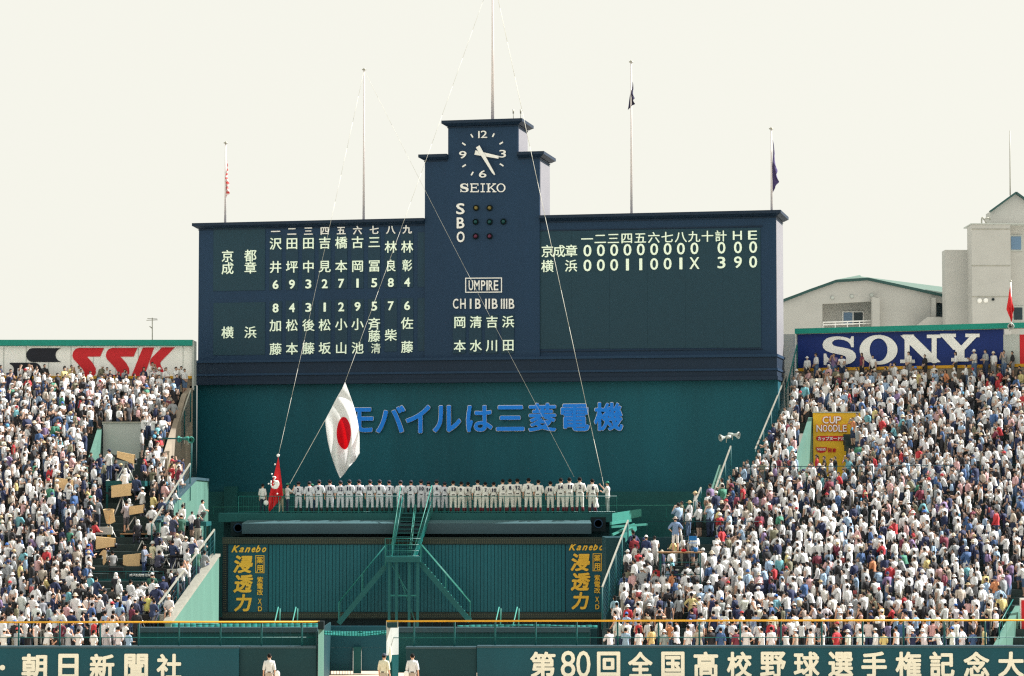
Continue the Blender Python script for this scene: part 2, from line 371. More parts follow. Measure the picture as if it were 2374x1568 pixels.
# displays
c1 = crop(700, 760, 2.374); c2 = crop(1500, 400, 2.613); c3 = crop(1960, 820, 2.374); c4 = crop(1600, 1000, 1.6957)
def panel(c, x0, y0, x1, y1, m='screen', th=.03):
    X0, Y0 = c(x0, y0); X1, Y1 = c(x1, y1); return bbox_on(B, X0, Y0, X1, Y1, th + (.12 if c is c4 else 0), .01).build('display_panel', M[m], sb)
panel(c1, 232, 195, 690, 775); panel(c1, 232, 880, 690, 1345)
cols = [783, 928, 1074, 1219, 1365, 1510, 1658, 1805, 1950]
for i, x in enumerate(cols + [2098]):
    d_ = -(x - 783) * .022
    panel(c1, x - 54, 285 + d_, x + 54, 770 + d_, 'screen2'); panel(c1, x - 54, 868 + d_, x + 54, 1338 + d_, 'screen2')
for x in (200, 302, 404, 507): panel(c4, x - 40, 300, x + 40, 545, 'screen2', .15 - .12 + .02)
# the big right screen: a row of tall modules
gx = [1238 + (1764 - 1238) * k / 6 for k in range(7)]
for k in range(6):
    sl = 8 * (1 - (gx[k] - 1238) / 526)
    bbox_on(B, gx[k] + .12, 528 + sl, gx[k + 1] - .12, 806 + sl * .4, .04, .01).build('display_panel', M['screen'], sb)
g = G()
for (X0, Y0, X1, Y1) in ((1234, 529, 1768, 531), (1234, 811, 1768, 813)): bbox_on(B, X0, Y0, X1, Y1, .07, .01, g)
g.build('screen_frame', M['navy2'], sb, kind='stuff')
LT, WH = M['letter'], M['white']
for i, (x, ch) in enumerate(zip(cols, '一二三四五六七八九')): put(ch, B, cell(c1, x, 252 - i * 2.4, 80, 84), WH, sb, thick=.02, mode='cell')
up = [('沢', 360), ('田', 357), ('田', 355), ('吉', 352), ('橋', 350), ('古', 347), ('三', 345), ('林', 388), ('林', 387)]
lo = ['井', '坪', '中', '見', '本', '岡', '冨', '良', '彰']
for i, x in enumerate(cols):
    put(up[i][0], B, cell(c1, x, up[i][1], 112), LT, sb, thick=.008, mode='cell')
    s_ = 92 if i > 6 else 112
    put(lo[i], B, cell(c1, x, 566 - i * 1.7, 112, s_), LT, sb, thick=.008, mode='cell')
    for ch, y in (('693271584'[i], 722 - i * 2.6), ('843129576'[i], 930 - i * 2.7)):
        ch = {0: '6', 1: '9', 2: '3', 3: '2', 4: '7', 5: '1', 6: '5', 7: '8', 8: '4'}[i] if y < 800 else '843129576'[i]
        put(ch, B, cell(c1, x, y, 80, 20 if ch == '1' else 52), LT, sb, thick=.02)
d1 = [('加', 1085), ('松', 1083), ('後', 1082), ('松', 1080), ('小', 1075), ('小', 1073), ('斉', 1070), ('柴', 1170), ('佐', 1065)]
d2 = [('藤', 1293), ('本', 1290), ('藤', 1288), ('坂', 1285), ('山', 1285), ('池', 1283), ('藤', 1178), None, ('藤', 1275)]
for i, x in enumerate(cols):
    put(d1[i][0], B, cell(c1, x, d1[i][1], 112), LT, sb, thick=.008, mode='cell')
    if d2[i]: put(d2[i][0], B, cell(c1, x, d2[i][1], 112), LT, sb, thick=.008, mode='cell')
put('清', B, cell(c1, 1672, 1287, 98, 90), LT, sb, mode='cell')
for ch, x, y in (('京', 357, 470), ('都', 560, 465), ('成', 357, 578), ('章', 560, 572), ('横', 357, 1147), ('浜', 560, 1145)):
    put(ch, B, cell(c1, x, y, 112), LT, sb, thick=.008, mode='cell')
hx = [555, 672, 788, 907, 1027, 1147, 1266, 1386, 1504, 1622, 1740]
for i, (x, ch) in enumerate(zip(hx, '一二三四五六七八九十計')): put(ch, B, cell(c3, x, 176 - i * 2.7, 104, 112), LT, sb, off=.06, thick=.008, mode='cell')
put('H', B, bb(c3, 1848, 104, 1928, 183), LT, sb, off=.06, thick=.005); put('E', B, bb(c3, 1983, 102, 2062, 180), LT, sb, off=.06, thick=.005)
rx = [558, 677, 795, 913, 1031, 1150, 1269, 1387, 1507, 1747, 1893, 2028]
for r_, (row, y0) in enumerate((('000000000000', 279), ('00011001X390', 410))):
    for i, x in enumerate(rx):
        ch = row[i]; y = y0 - (x - 558) * .0215
        put(ch, B, cell(c3, x, y, 104, 26 if ch == '1' else (86 if ch == 'X' else 70)), LT, sb, off=.06, thick=.012)
for ch, x, y in (('京', 203, 284), ('成', 307, 283), ('章', 415, 281), ('横', 203, 416), ('浜', 413, 413)): put(ch, B, cell(c3, x, y, 114), LT, sb, off=.06, thick=.008, mode='cell')
for i, (a, b) in enumerate((('岡', '本'), ('清', '水'), ('吉', '川'), ('浜', '田'))):
    x = (200, 302, 404, 507)[i]
    put(a, B, cell(c4, x, 347 - i, 80), LT, sb, off=.2, thick=.008, mode='cell'); put(b, B, cell(c4, x, 498 - i * 2, 80), LT, sb, off=.2, thick=.008, mode='cell')
for ch, a, b in (('C', 157, 191), ('H', 203, 238), ('I', 264, 274), ('B', 298, 333), ('I', 362, 371), ('I', 382, 391), ('B', 404, 440), ('I', 461, 469), ('I', 477, 485), ('I', 493, 501), ('B', 511, 546)):
    put(ch, B, bb(c4, a, 198, b, 262), WH, sb, off=.17, thick=.012 if ch != 'I' else 0)
for ch, a, b in zip('UMPIRE', (257, 292, 335, 369, 383, 416), (285, 326, 362, 377, 410, 444)): put(ch, B, bb(c4, a, 82, b, 145), WH, sb, off=.17, thick=.01 if ch != 'I' else 0)
g = G()
X0, Y0, X1, Y1 = bb(c4, 234, 65, 467, 160)
g.poly([B.hit(X0, Y0, .17), B.hit(X1, Y0 - .6, .17), B.hit(X1, Y1 - .6, .17), B.hit(X0, Y1, .17)], [[B.hit(X0 + 2.2, Y0 + 2.2, .17), B.hit(X1 - 2.2, Y0 + 1.6, .17), B.hit(X1 - 2.2, Y1 - 2.8, .17), B.hit(X0 + 2.2, Y1 - 2.2, .17)]], -B.n * .03)
g.build('label_frame', WH, sb)
for ch, b in (('S', (535, 942, 617, 1050)), ('B', (540, 1080, 615, 1187)), ('O', (540, 1217, 617, 1323))): put(ch, B, bb(c2, *b), WH, sb, off=.17, thick=.02)
for x, y, m in ((730, 987, 'amber'), (862, 987, 'amber'), (725, 1123, 'green_l'), (862, 1123, 'green_l'), (997, 1120, 'green_l'), (727, 1263, 'red_l'), (862, 1263, 'red_l')):
    c = B.hit(*c2(x, y), .13); g = G(); g.tube(c, c + B.n * .05, .19, .19, 20).tube(c + B.n * .05, c + B.n * .14, .19, .16, 20, cap=False)
    l = g.build('signal_lamp', M['dark'], sb); G().ball(c + B.n * .05, .125, 14, 8).build('lens', M[m], l)
# clock
cc = B.hit(*c2(793, 463), .12)
clk = G().tube(cc, cc + B.n * .2, .12, n=16).build('clock', M['white'], sb)
def bar(pl, c, x0, y0, x1, y1, w, off, taper=1.0, th=.05):
    a, b = pl.hit(*c(x0, y0), off), pl.hit(*c(x1, y1), off); d = (b - a).normalized(); s = d.cross(pl.n).normalized() * w / 2
    return G().poly([a - s, a + s, b + s * taper, b - s * taper], [], -pl.n * th)
bar(B, c2, 717, 445, 948, 492, .27, .30, .62).build('hour_hand', M['white'], clk)
bar(B, c2, 744, 386, 897, 645, .26, .38, .5).build('minute_hand', M['white'], clk)
bar(B, c2, 890, 632, 909, 661, .09, .372).build('minute_hand_tip', M['white'], clk)
for (x0, y0, x1, y1) in ((677, 266, 697, 298), (905, 259, 888, 293), (990, 343, 957, 363), (960, 555, 994, 576), (700, 634, 680, 668), (628, 563, 594, 585), (592, 351, 625, 373)):
    bar(B, c2, x0, y0, x1, y1, .085, .17).build('hour_mark', M['white'], clk)
put('1', B, bb(c2, 750, 236, 764, 305), WH, clk, off=.17, name='numeral'); put('2', B, bb(c2, 775, 233, 837, 304), WH, clk, off=.17, name='numeral', thick=.005)
for ch, b in (('3', (955, 421, 1021, 496)), ('6', (757, 620, 830, 692)), ('9', (563, 432, 635, 505))): put(ch, B, bb(c2, *b), WH, clk, off=.17, name='numeral', thick=.008)
sx = [(573, 655), (670, 755), (772, 815), (830, 925), (928, 1015)]
for (a, b), ch in zip(sx, 'SEIKO'): strokes(B, bb(c2, a, 747, b, 833), slab(ch, .15, .11), .16, .03).build('letter', M['white'], sb)
# roof poles and aerials on the board
def flagpole(X, Yt, Yb, off, label, r0=.075, base_z=None):
    b = B.hit(X, Yb, off); b.z = base_z if base_z else b.z; t = B.hit(X - 1, Yt, off)
    h = max(t.z, b.z + 1); t = thing('flagpole', label, 'flagpole', b, 'flagpoles on the scoreboard roof')
    G().tube(b - Vector((0, 0, .3)), (b.x, b.y, h), r0, r0 * .55, 10).build('pole', M['pole'], t)
    G().tube((b.x, b.y, h), (b.x, b.y, h + .06), .13, .13, 10).ball((b.x, b.y, h + .09), .05, 8, 5).build('finial', M['steel'], t)
    return Vector((b.x, b.y, h))
p1 = flagpole(522, 333, 516, -1.5, 'short flagpole with a red and white flag, leftmost on the scoreboard roof')
p2 = flagpole(843, 163, 508, -1.5, 'tall bare flagpole on the scoreboard roof left of the clock tower')
p3 = flagpole(1142, -60, 276, -1.2, 'tallest flagpole, rising out of the picture from the clock tower', .1)
p4 = flagpole(1464, 145, 494, -1.5, 'tall flagpole with a furled dark flag, right of the clock tower')
p5 = flagpole(1789, 300, 489, -1.5, 'short flagpole with a purple flag at the right end of the scoreboard', .07)
for X, Y0, lab in ((1190, 254, 'thin aerial left of its twin on the clock tower roof'), (1207, 254, 'thin aerial at the right corner of the clock tower roof')):
    a, b = B.hit(X, 278, -.6), B.hit(X, Y0, -.6); g = G().tube(a, b, .018, n=6).tube(b - Vector((0, 0, .25)), b, .045, n=8)
    solo(g, 'aerial', M['steel'], lab, 'aerial', 'aerials on the clock tower')

# ================================================================ GREEN BACKDROP WALL UNDER THE BOARD
bw = thing('backdrop_wall', 'tall teal wall under the scoreboard carrying blue Japanese advertising', 'wall', (B.o.x, B.o.y, 0))
slabbox(B, uL - .05, uR + .05, 0, zB1 - .1, -.05, -3.3).build('wall_face', M['teal'], bw)
slabbox(B, U(B, 478, 1180), U(B, 1720, 1180), 0, Z(B, 1500, 1140), .25, -.05).build('plinth', M['teal2'], bw)
bbox_on(B, 525, 1128, 556, 1205, .5, .26).build('door', M['teal2'], bw)
c6 = crop(1280, 1450, 2.1582)
for ch, b in (('モ', (52, 157, 250, 360)), ('バ', (267, 140, 508, 366)), ('イ', (508, 136, 711, 368)), ('ル', (726, 139, 958, 361)), ('は', (995, 139, 1212, 358)), ('三', (1236, 139, 1470, 350)), ('菱', (1497, 121, 1725, 354)), ('電', (1758, 127, 1993, 351)), ('機', (2026, 114, 2264, 349))):
    lt = put(ch, B, bb(c6, *b), M['white'], bw, off=.06, thick=.030, name='letter')
    w_ = (b[2] - b[0]) * .014
    f_ = put(ch, B, bb(c6, b[0] + w_, b[1] + w_, b[2] - w_, b[3] - w_), M['blue'], bw, off=.11, thick=.024, name='letter_face')
    mw = lt.matrix_basis.inverted() @ f_.matrix_basis; f_.parent = lt; f_.matrix_basis = mw
# dark block put in as the side shadow left of the wall
g = G().hexa([P(440, 895, 160), P(456, 895, 160), P(456, 1135, 160), P(440, 1135, 160)], [P(440, 895, 164) , P(456, 895, 164), P(456, 1135, 164), P(440, 1135, 164)])
solo(g, 'side_shadow_block', M['dgreen2'], 'narrow dark upright strip of painted shadow between the left stand and the teal wall', 'wall')

# ================================================================ PLATFORM
DP = 150.0
zP = P(1000, 1190, DP).z
xa, xb = P(508, 1190, DP).x, P(1418, 1190, DP).x
pf = thing('ceremony_platform', 'long green steel platform carrying the two rows of players', 'platform', (0, DP, 0))
G().box(xa, xb, DP - .35, DP + 5.5, zP - .50, zP).build('deck', M['teal2'], pf)
G().hexa([(xb + .02, DP - .35, zP - .56), (xb + .02, DP - .25, zP - .56), P(1487, 1198, 153), P(1487, 1197, 152.8)], [(xb + .02, DP - .35, zP), (xb + .02, DP - .25, zP), P(1487, 1180, 153), P(1487, 1180, 152.8)]).build('side_fascia', M['mgreen'], pf)
g = G(); g.hexa([(xb, DP, zP - .3), (xb + 1.75, DP + 3, zP - .3), (xb + 1.75, DP + 5.5, zP - .3), (xb, DP + 5.5, zP - .3)], [(xb, DP, zP - .1), (xb + 1.75, DP + 3, zP - .1), (xb + 1.75, DP + 5.5, zP - .1), (xb, DP + 5.5, zP - .1)]); g.build('wing_deck', M['teal2'], pf)
G().box(xa + .2, xb - .1, DP + .6, DP + 5, .2, zP - .5).build('wall', M['dgreen2'], pf)
# sloped canopy
y0 = DP - .6
A = [P(572, 1206, y0 + .2), P(1368, 1203, y0 + .2)]; Bq = [P(561, 1214, y0 - .5), P(1371, 1211, y0 - .5)]; Cq = [P(561, 1238, y0 - .5), P(1371, 1236, y0 - .5)]
za, zb_, zc = A[0].z, Bq[0].z, Cq[0].z; x0, x1 = Bq[0].x, Bq[1].x
g = G().hexa([(x0, y0 - .5, zc), (x1, y0 - .5, zc), (x1, y0 + .9, zc), (x0, y0 + .9, zc)], [(x0, y0 - .5, zb_), (x1, y0 - .5, zb_), (x1, y0 + .9, zb_), (x0, y0 + .9, zb_)])
g.build('canopy_front', M['greyroof'], pf)
g = G().hexa([(x0, y0 - .5, zb_ + .004), (x1, y0 - .5, zb_ + .004), (x1, y0 + .9, zb_ + .004), (x0, y0 + .9, zb_ + .004)], [(x0, y0 - .49, zb_ + .01), (x1, y0 - .49, zb_ + .01), (x1 - .05, y0 + .15, za), (x0 + .25, y0 + .15, za)])
g.build('canopy_roof', mat('lit_tone_roof_sheet', (74, 104, 110), .5, .08, .8), pf)  # paler than the front: daylight on the slope put into its colour
for X, Y in ((1387, 1214), (552, 1224)):
    c = P(X, Y, DP - .4); s = G().box(c.x - .42, c.x + .42, DP - .39, DP + .5, c.z - .45, c.z + .35).build('speaker_box', M['dark'], pf)
    G().tube((c.x, DP - .4, c.z), (c.x, DP - .44, c.z), .26, .26, 20).tube((c.x, DP - .44, c.z), (c.x, DP - .36, c.z), .2, .05, 16).build('speaker_cone', M['navy'], s)
# railing of the platform
def railing(name, a, b, h, parent, m='rail', gap=.14, r=.018, rows=(1.0, .08), post=1.8, wires=True):
    a, b = Vector(a), Vector(b); L = (b - a).length; up = Vector((0, 0, 1))
    for f in rows: G().tube(a + up * h * f, b + up * h * f, r * 1.2, n=6).build('rail', M[m], parent)
    n = max(1, int(L / post))
    for k in range(n + 1): p = a.lerp(b, k / n); G().beam(p, p + up * h, r * 2, r * 2).build('post', M[m], parent)
    if wires:
        g = G(); n = int(L / gap)
        for k in range(1, n): p = a.lerp(b, k / n); g.beam(p + up * h * rows[-1], p + up * h * rows[0], r * .5, r * .5)
        g.build('balusters', M[m], parent, kind='stuff')
rl = thing('safety_railing', 'thin green safety railing along the front of the players platform', 'railing', (P(553, 1190, DP).x, DP - .3, zP))
railing('railing', (P(553, 1190, DP - .3).x, DP - .3, zP), (P(924, 1190, DP - .3).x, DP - .3, zP), .95, rl)
railing('railing', (P(996, 1190, DP - .3).x, DP - .3, zP), (P(1430, 1190, DP - .3).x, DP - .3, zP), .95, rl)
rb = thing('wall_handrail', 'pale thin handrail running along the foot of the teal wall behind the players', 'railing', P(495, 1178, 155))
G().tube(P(492, 1176, 155), P(1700, 1171, 155), .022, n=6).build('rail', M['mgreen'], rb)
for k in range(9): p = P(495 + k * 150, 1176, 155); G().beam(p, p - Vector((0, 0, .6)), .03).build('post', M['rail'], rb)

# ---- stairs
st = thing('stairway', 'green steel stairway splitting into two flights below the platform', 'stairs', (P(935, 1440, 146).x, 146, 0))
zL = P(935, 1291, 146).z
cs = crop(1400, 1850, 3.136)
lt_, rt_ = P(905, 1290, 146).x, P(972, 1290, 146).x
tl_, tr_ = P(926, 1190, 149.6).x, P(996, 1190, 149.6).x
N = 11
for k in range(N):
    f = (k + .5) / N; y = 146.6 + f * 3.1; z = zL + (zP - zL) * (k + 1) / N; xl = lt_ + .15 + (tl_ - lt_) * f; xr = rt_ - .3 + (tr_ - rt_ + .1) * f
    G().box(xl, xr, y - .16, y + .14, z - .05, z).build('tread', M['teal2'], st)
for (a, b) in (((lt_ + .05, 146.4, zL - .1), (tl_ - .05, 149.7, zP - .1)), ((rt_ - .3, 146.4, zL - .1), (tr_ + .02, 149.7, zP - .1))):
    G().beam(a, b, .09, .34).build('stringer', M['rail'], st)
for (X0, Y0, X1, Y1, d0, d1) in ((908, 1264, 929, 1128, 146.4, 149.6), (914, 1266, 934, 1148, 146.6, 149.8), (963, 1262, 1001, 1126, 146.4, 149.6), (971, 1262, 1004, 1148, 146.6, 149.8)):
    G().tube(P(X0, Y0, d0), P(X1, Y1, d1), .026, n=7).build('handrail', M['mgreen'] if (X0 in (908, 963)) else M['rail'], st)
for (X0, Y0, X1, Y1) in ((947, 1294, 961, 1170), (951, 1294, 964, 1170)): G().tube(P(X0, Y0, 146.5), P(X1, Y1, 149.7), .022, n=7).build('handrail', M['mgreen'], st)
for (X0, Y0, X1, Y1) in ((908, 1264, 908, 1290), (934, 1148, 934, 1190), (1002, 1128, 1002, 1190)): G().beam(P(X0, Y0, 146.4 if X0 == 908 else 149.7), P(X1, Y1, 146.4 if X0 == 908 else 149.7), .06).build('post', M['rail'], st)
# infill sheets of the upper flight
g = G()
for k in range(1, 16):
    f = k / 16
    for a, b, e, h in ((911, 1290, 931, 1190), (966, 1288, 1002, 1190)) and ((911, 1290, 931, 1190), (966, 1288, 1002, 1190)):
        p = P(a + (e - a) * f, b + (h - b) * f, 146.4 + 3.2 * f); g.beam(p, p + Vector((0, 0, .95)), .02)
g.build('balusters', M['rail'], st, kind='stuff')
# landing
xl, xr = P(893, 1290, 145.4).x, P(975, 1290, 145.4).x
G().box(xl, xr, 145.3, 147, zL - .28, zL).build('landing', M['teal2'], st)
for (u, v) in (((xl, 145.35, zL), (xr, 145.35, zL)),):
    railing('railing', u, v, 1.0, st, gap=.22, rows=(1.0, .66, .33, .05), post=2.1)
for x in (xl + .22, xl + .62, xr - .62, xr - .16):
    G().beam((x, 145.5, 0), (x, 145.5, zL - .28), .14, .14).build('leg', M['teal2'], st)
G().beam((xl + .2, 145.5, P(900, 1381, 145.5).z), (xr - .1, 145.5, P(900, 1381, 145.5).z), .08).build('brace', M['rail'], st)
G().beam(P(915, 1305, 145.7), P(962, 1440, 145.7), .05).build('brace', M['rail'], st)
G().beam(P(905, 1305, 145.6), P(950, 1380, 145.6), .04).build('brace', M['rail'], st)
for sgn, (X0, Y0, X1, Y1) in ((1, (976, 1308, 1090, 1441)), (-1, (893, 1314, 785, 1446))):
    d = 145.9
    for dd in (0, 1.0): G().beam(P(X0, Y0, d + dd), P(X1, Y1, d + dd), .07, .28).build('stringer', M['teal2'], st)
    a, b = P(X0, Y0, d), P(X1, Y1, d)
    for k in range(15):
        p = a.lerp(b, (k + .5) / 15); G().box(p.x - .14, p.x + .14, d, d + 1.0, p.z + .02, p.z + .06).build('tread', M['mgreen'], st)
    h = Vector((0, 0, 1.05)) if sgn > 0 else Vector((0, 0, 1.15))
    for dd in (0, 1.0):
        q = Vector((.0, dd, 0)); G().tube(a + h + q, b + h + q, .026, n=7).build('handrail', M['mgreen'] if sgn > 0 else M['rail'], st)
        for f in (0, .5, 1): p = a.lerp(b, f) + q; G().beam(p, p + h, .05).build('post', M['rail'], st)

# ================================================================ ADVERT BOARD UNDER THE PLATFORM
DK = 148.2
K = Plane((0, DK, 0), R(.25))
kb = thing('advert_board', 'wide dark green board with gold lettering panels at both ends under the platform', 'billboard', (P(967, 1440, DK).x, DK, 0))
bbox_on(K, 516, 1247, 1420, 1432, 0, -.6).build('backing', M['dgreen2'], kb)
fr = []
g = G(); bbox_on(K, 516, 1246, 1420, 1262, .14, .003, g); bbox_on(K, 516, 1420, 1420, 1434, .14, .003, g)
g.build('frame', mat('lamp_grid', (44, 54, 50), .7, .5, 14), kb)
g = G(); bbox_on(K, 516, 1262.4, 528, 1419.6, .14, .003, g); bbox_on(K, 1408, 1262.4, 1420, 1419.6, .14, .003, g); g.build('frame', M['dark'], kb)
# rows of small bulbs round the edge
g = G()
for X in np.arange(519, 1418, 5.2):
    for Y in (1250, 1254, 1258, 1424, 1428): bbox_on(K, X, Y, X + 2.2, Y + 1.6, .16, .15, g)
for Y in np.arange(1264, 1418, 5.0):
    for X in (519, 523, 1411, 1415): bbox_on(K, X, Y, X + 2, Y + 2, .16, .15, g)
g.build('bulb_rows', mat('bulb_amber', (84, 84, 66), .5, .2, 5), kb, kind='stuff')
kp = [bbox_on(K, 529, 1262.5, 621, 1419.5, .05, .003).build('panel', M['dgreen'], kb), bbox_on(K, 1312, 1262.5, 1407.5, 1419.5, .05, .003).build('panel', M['dgreen'], kb)]
nb = 84; g = G(); gs = G()
for k in range(nb):
    X0 = 623.5 + (1310 - 623.5) * k / nb; X1 = 623.5 + (1310 - 623.5) * (k + 1) / nb
    bbox_on(K, X0 + .55, 1263, X1 - .55, 1419, .06 + (k % 2) * .012, .003, g)
g.build('battens', M['teal3'], kb, kind='stuff')
ck = crop(800, 1850, 3.136)
for i, dx in enumerate((0, 784)):
    def kx(b): x = list(bb(ck, *b)); s = 1 if i == 0 else 1.0; return (x[0] + dx - (2 if i else 0), x[1] - (4.5 if i else 0), x[2] + dx - (2 if i else 0), x[3] - (4.5 if i else 0))
    pn = kp[i]
    for ch, a, b, y in zip('Kanebo', (203, 292, 358, 438, 484, 560), (300, 350, 425, 485, 545, 612), (590, 613, 613, 613, 588, 613)):
        put(ch, K, kx((a, y, b, 672)), M['gold'], pn, off=.08, thick=.03, shear=.45)
    for ch, b in (('浸', (225, 708, 452, 915)), ('透', (225, 932, 455, 1145)), ('力', (235, 1160, 440, 1365))): put(ch, K, kx(b), M['gold'], pn, off=.08, thick=.035, shear=.14)
    for ch, b in (('薬', (498, 724, 573, 802)), ('用', (498, 822, 573, 902)), ('紫', (503, 958, 572, 1028)), ('電', (503, 1035, 572, 1105)), ('改', (503, 1108, 572, 1175)), ('X', (515, 1215, 555, 1275)), ('.', (548, 1283, 560, 1295)), ('D', (515, 1305, 562, 1362))): put(ch, K, kx(b), M['gold'], pn, off=.08, thick=.018 if ch != '.' else 0)
    x0, y0, x1, y1 = kx((484, 708, 588, 915))
    G().poly([K.hit(*q, .08) for q in ((x0, y0), (x1, y0), (x1, y1), (x0, y1))], [[K.hit(*q, .08) for q in ((x0 + 1.5, y0 + 1.5), (x1 - 1.5, y0 + 1.5), (x1 - 1.5, y1 - 1.5), (x0 + 1.5, y1 - 1.5))]], (0, .02, 0)).build('character_frame', M['gold'], pn)
g = G().box(P(500, 1440, 149).x, P(1425, 1440, 149).x, 148.3, 149, 0, P(900, 1432, 148.3).z)
solo(g, 'plinth_wall', M['dark'], 'low dark wall below the gold lettered advert board', 'wall')

# ================================================================ OUTFIELD WALL, GATE AND YELLOW RAIL
DW = 116.0
Wp = Plane((0, DW, 0), 0)
zW = P(1500, 1500, DW).z
ow = thing('outfield_wall', 'dark green outfield wall with large cream Japanese lettering', 'wall', (P(1700, 1500, DW).x, DW, 0))
def wallbox(X0, X1, Yt, d0, d1, m, parent, name='wall_panel', zb=0, lip=True):
    x0, x1 = P(X0, 1500, d0).x, P(X1, 1500, d0).x; zt = P(X0, Yt, d0).z
    G().box(x0, x1, d0, d1, zb, zt - (.05 if lip else 0)).build(name, M[m], parent)
    if lip: G().box(x0 - .01, x1 + .01, d0 - .03, d1, zt - .05, zt + .05).build('coping', M['greyroof'], parent, bevel=.03)
wallbox(1106, 2460, 1500, DW, DW + .6, 'dgreen', ow); wallbox(941, 1105, 1502, DW + .15, DW + .6, 'dgreen2', ow)
ch_boxes = [('第', 1229, 1288), ('8', 1300, 1334), ('0', 1336, 1369), ('回', 1384, 1438), ('全', 1456, 1513), ('国', 1533, 1587), ('高', 1608, 1665), ('校', 1685, 1743), ('野', 1762, 1822), ('球', 1840, 1900), ('選', 1920, 1978), ('手', 1997, 2056), ('権', 2076, 2136), ('記', 2155, 2213), ('念', 2234, 2294), ('大', 2314, 2374)]
for ch, a, b in ch_boxes: put(ch, Wp, (a, 1511 + (.0 if ch not in '80' else -2), b, 1571), M['cream'], ow, off=.02, thick=.03 if ch not in '80' else .006, name='letter')
lw = thing('outfield_wall', 'dark green outfield wall carrying five cream characters and a dot, left of the gate', 'wall', (P(250, 1500, DW).x, DW, 0))
wallbox(-90, 554, 1501, DW, DW + .6, 'dgreen', lw); wallbox(555, 733, 1501, DW + .15, DW + .6, 'dgreen2', lw)
for ch, a, b in (('朝', 50, 109), ('日', 135, 182), ('新', 208, 265), ('聞', 288, 343), ('社', 363, 421)): put(ch, Wp, (a, 1516, b, 1577), M['cream'], lw, off=.02, thick=.03, name='letter')
c = P(6, 1548, DW); G().tube(c, c - Vector((0, .05, 0)), .115, n=20).build('dot', M['cream'], lw)
# gate recess
gt = thing('service_gate', 'green double gate set back between the two outfield walls', 'gate', (P(820, 1560, 125).x, 125, 0))
def rect(X0, Y0, X1, Y1, d, th, m, parent, name):
    a, b = P(X0, Y0, d), P(X1, Y1, d); return G().box(a.x, b.x, d, d + th, b.z, a.z).build(name, M[m], parent)
rect(735, 1452, 905, 1502, 125, .3, 'dgreen', gt, 'lintel'); rect(735, 1502.4, 818, 1556, 125, .1, 'dgreen', gt, 'gate_leaf'); rect(838, 1502.4, 905, 1556, 125, .1, 'dgreen', gt, 'gate_leaf')
rect(819, 1500, 837, 1562, 124.8, .15, 'teal2', gt, 'centre_post'); rect(736, 1500, 739, 1562, 124.9, .1, 'teal2', gt, 'bar')
g = G()
for X in np.arange(748, 818, 6.5): a = P(X, 1540, 124.9); g.beam((a.x, 124.9, 0), (a.x, 124.9, a.z), .02)
g.build('bars', M['teal2'], gt, kind='stuff')
G().box(P(735, 1500, 125).x, P(905, 1500, 125).x, 118, 125.2, P(800, 1452, 125).z + .06, P(800, 1452, 125).z + .16)
solo(G().box(P(735, 1560, 117).x, P(738, 1560, 117).x, 116.2, 125, 0, P(800, 1455, 120).z), 'gate_side_wall', M['dgreen2'], 'green side wall of the gate opening, on the left', 'wall')
# gate posts
gp = thing('gate_post', 'sunlit pale green gate post at the left of the gate', 'post', P(742, 1560, DW + .1)); gp.location.z = 0; OFF[gp.name].z = 0
a, b = P(738, 1460, DW), P(748.5, 1460, DW)
G().hexa([(a.x, DW, 0), (b.x, DW + .5, 0), (b.x, DW + .7, 0), (a.x, DW + .7, 0)], [(a.x, DW, a.z), (b.x, DW + .5, a.z), (b.x, DW + .7, a.z), (a.x, DW + .7, a.z)]).build('post_face', M['lgreen'], gp)
G().box(a.x - .03, b.x + .03, DW + .1, DW + .6, a.z, P(742, 1441, DW).z).build('post_cap', M['dark'], gp)
gp = thing('gate_post', 'wide gate post with white upper panel at the right of the gate', 'post', P(908, 1560, DW + .1)); gp.location.z = 0; OFF[gp.name].z = 0
a, b = P(896, 1456, DW), P(922, 1456, DW); zm = P(900, 1520, DW).z
G().hexa([(a.x, DW + .02, 0), (b.x, DW + .7, 0), (b.x, DW + .9, 0), (a.x, DW + .9, 0)], [(a.x, DW + .02, zm - .01), (b.x, DW + .7, zm - .01), (b.x, DW + .9, zm - .01), (a.x, DW + .9, zm - .01)]).build('lower_shadow_panel', M['teal2'], gp)  # shadow below the sunlit part, painted as a darker teal panel
G().hexa([(a.x, DW, zm), (b.x, DW + .68, zm), (b.x, DW + .9, zm), (a.x, DW + .9, zm)], [(a.x, DW, a.z), (b.x, DW + .68, a.z), (b.x, DW + .9, a.z), (a.x, DW + .9, a.z)]).build('upper_panel', M['panelw'], gp)
zt = P(900, 1441, DW).z
for x in (a.x, b.x): G().beam((x, DW + .05, a.z), (x, DW + .05, zt), .035).build('frame_bar', M['steel'], gp)
G().box(a.x + .03, b.x - .03, DW + .1, DW + .2, a.z, zt - .05).build('mesh_infill', M['dgreen2'], gp)
# round convex mirror behind the man in yellow
c = P(905, 1517, DW - .4); solo(G().tube(c, c + Vector((.1, .12, 0)), .02, .02, 6).ball(c, (.055, .05, .36), 12, 10), 'paddle', M['cream'], 'narrow upright cream board standing by the white panelled gate post', 'board')
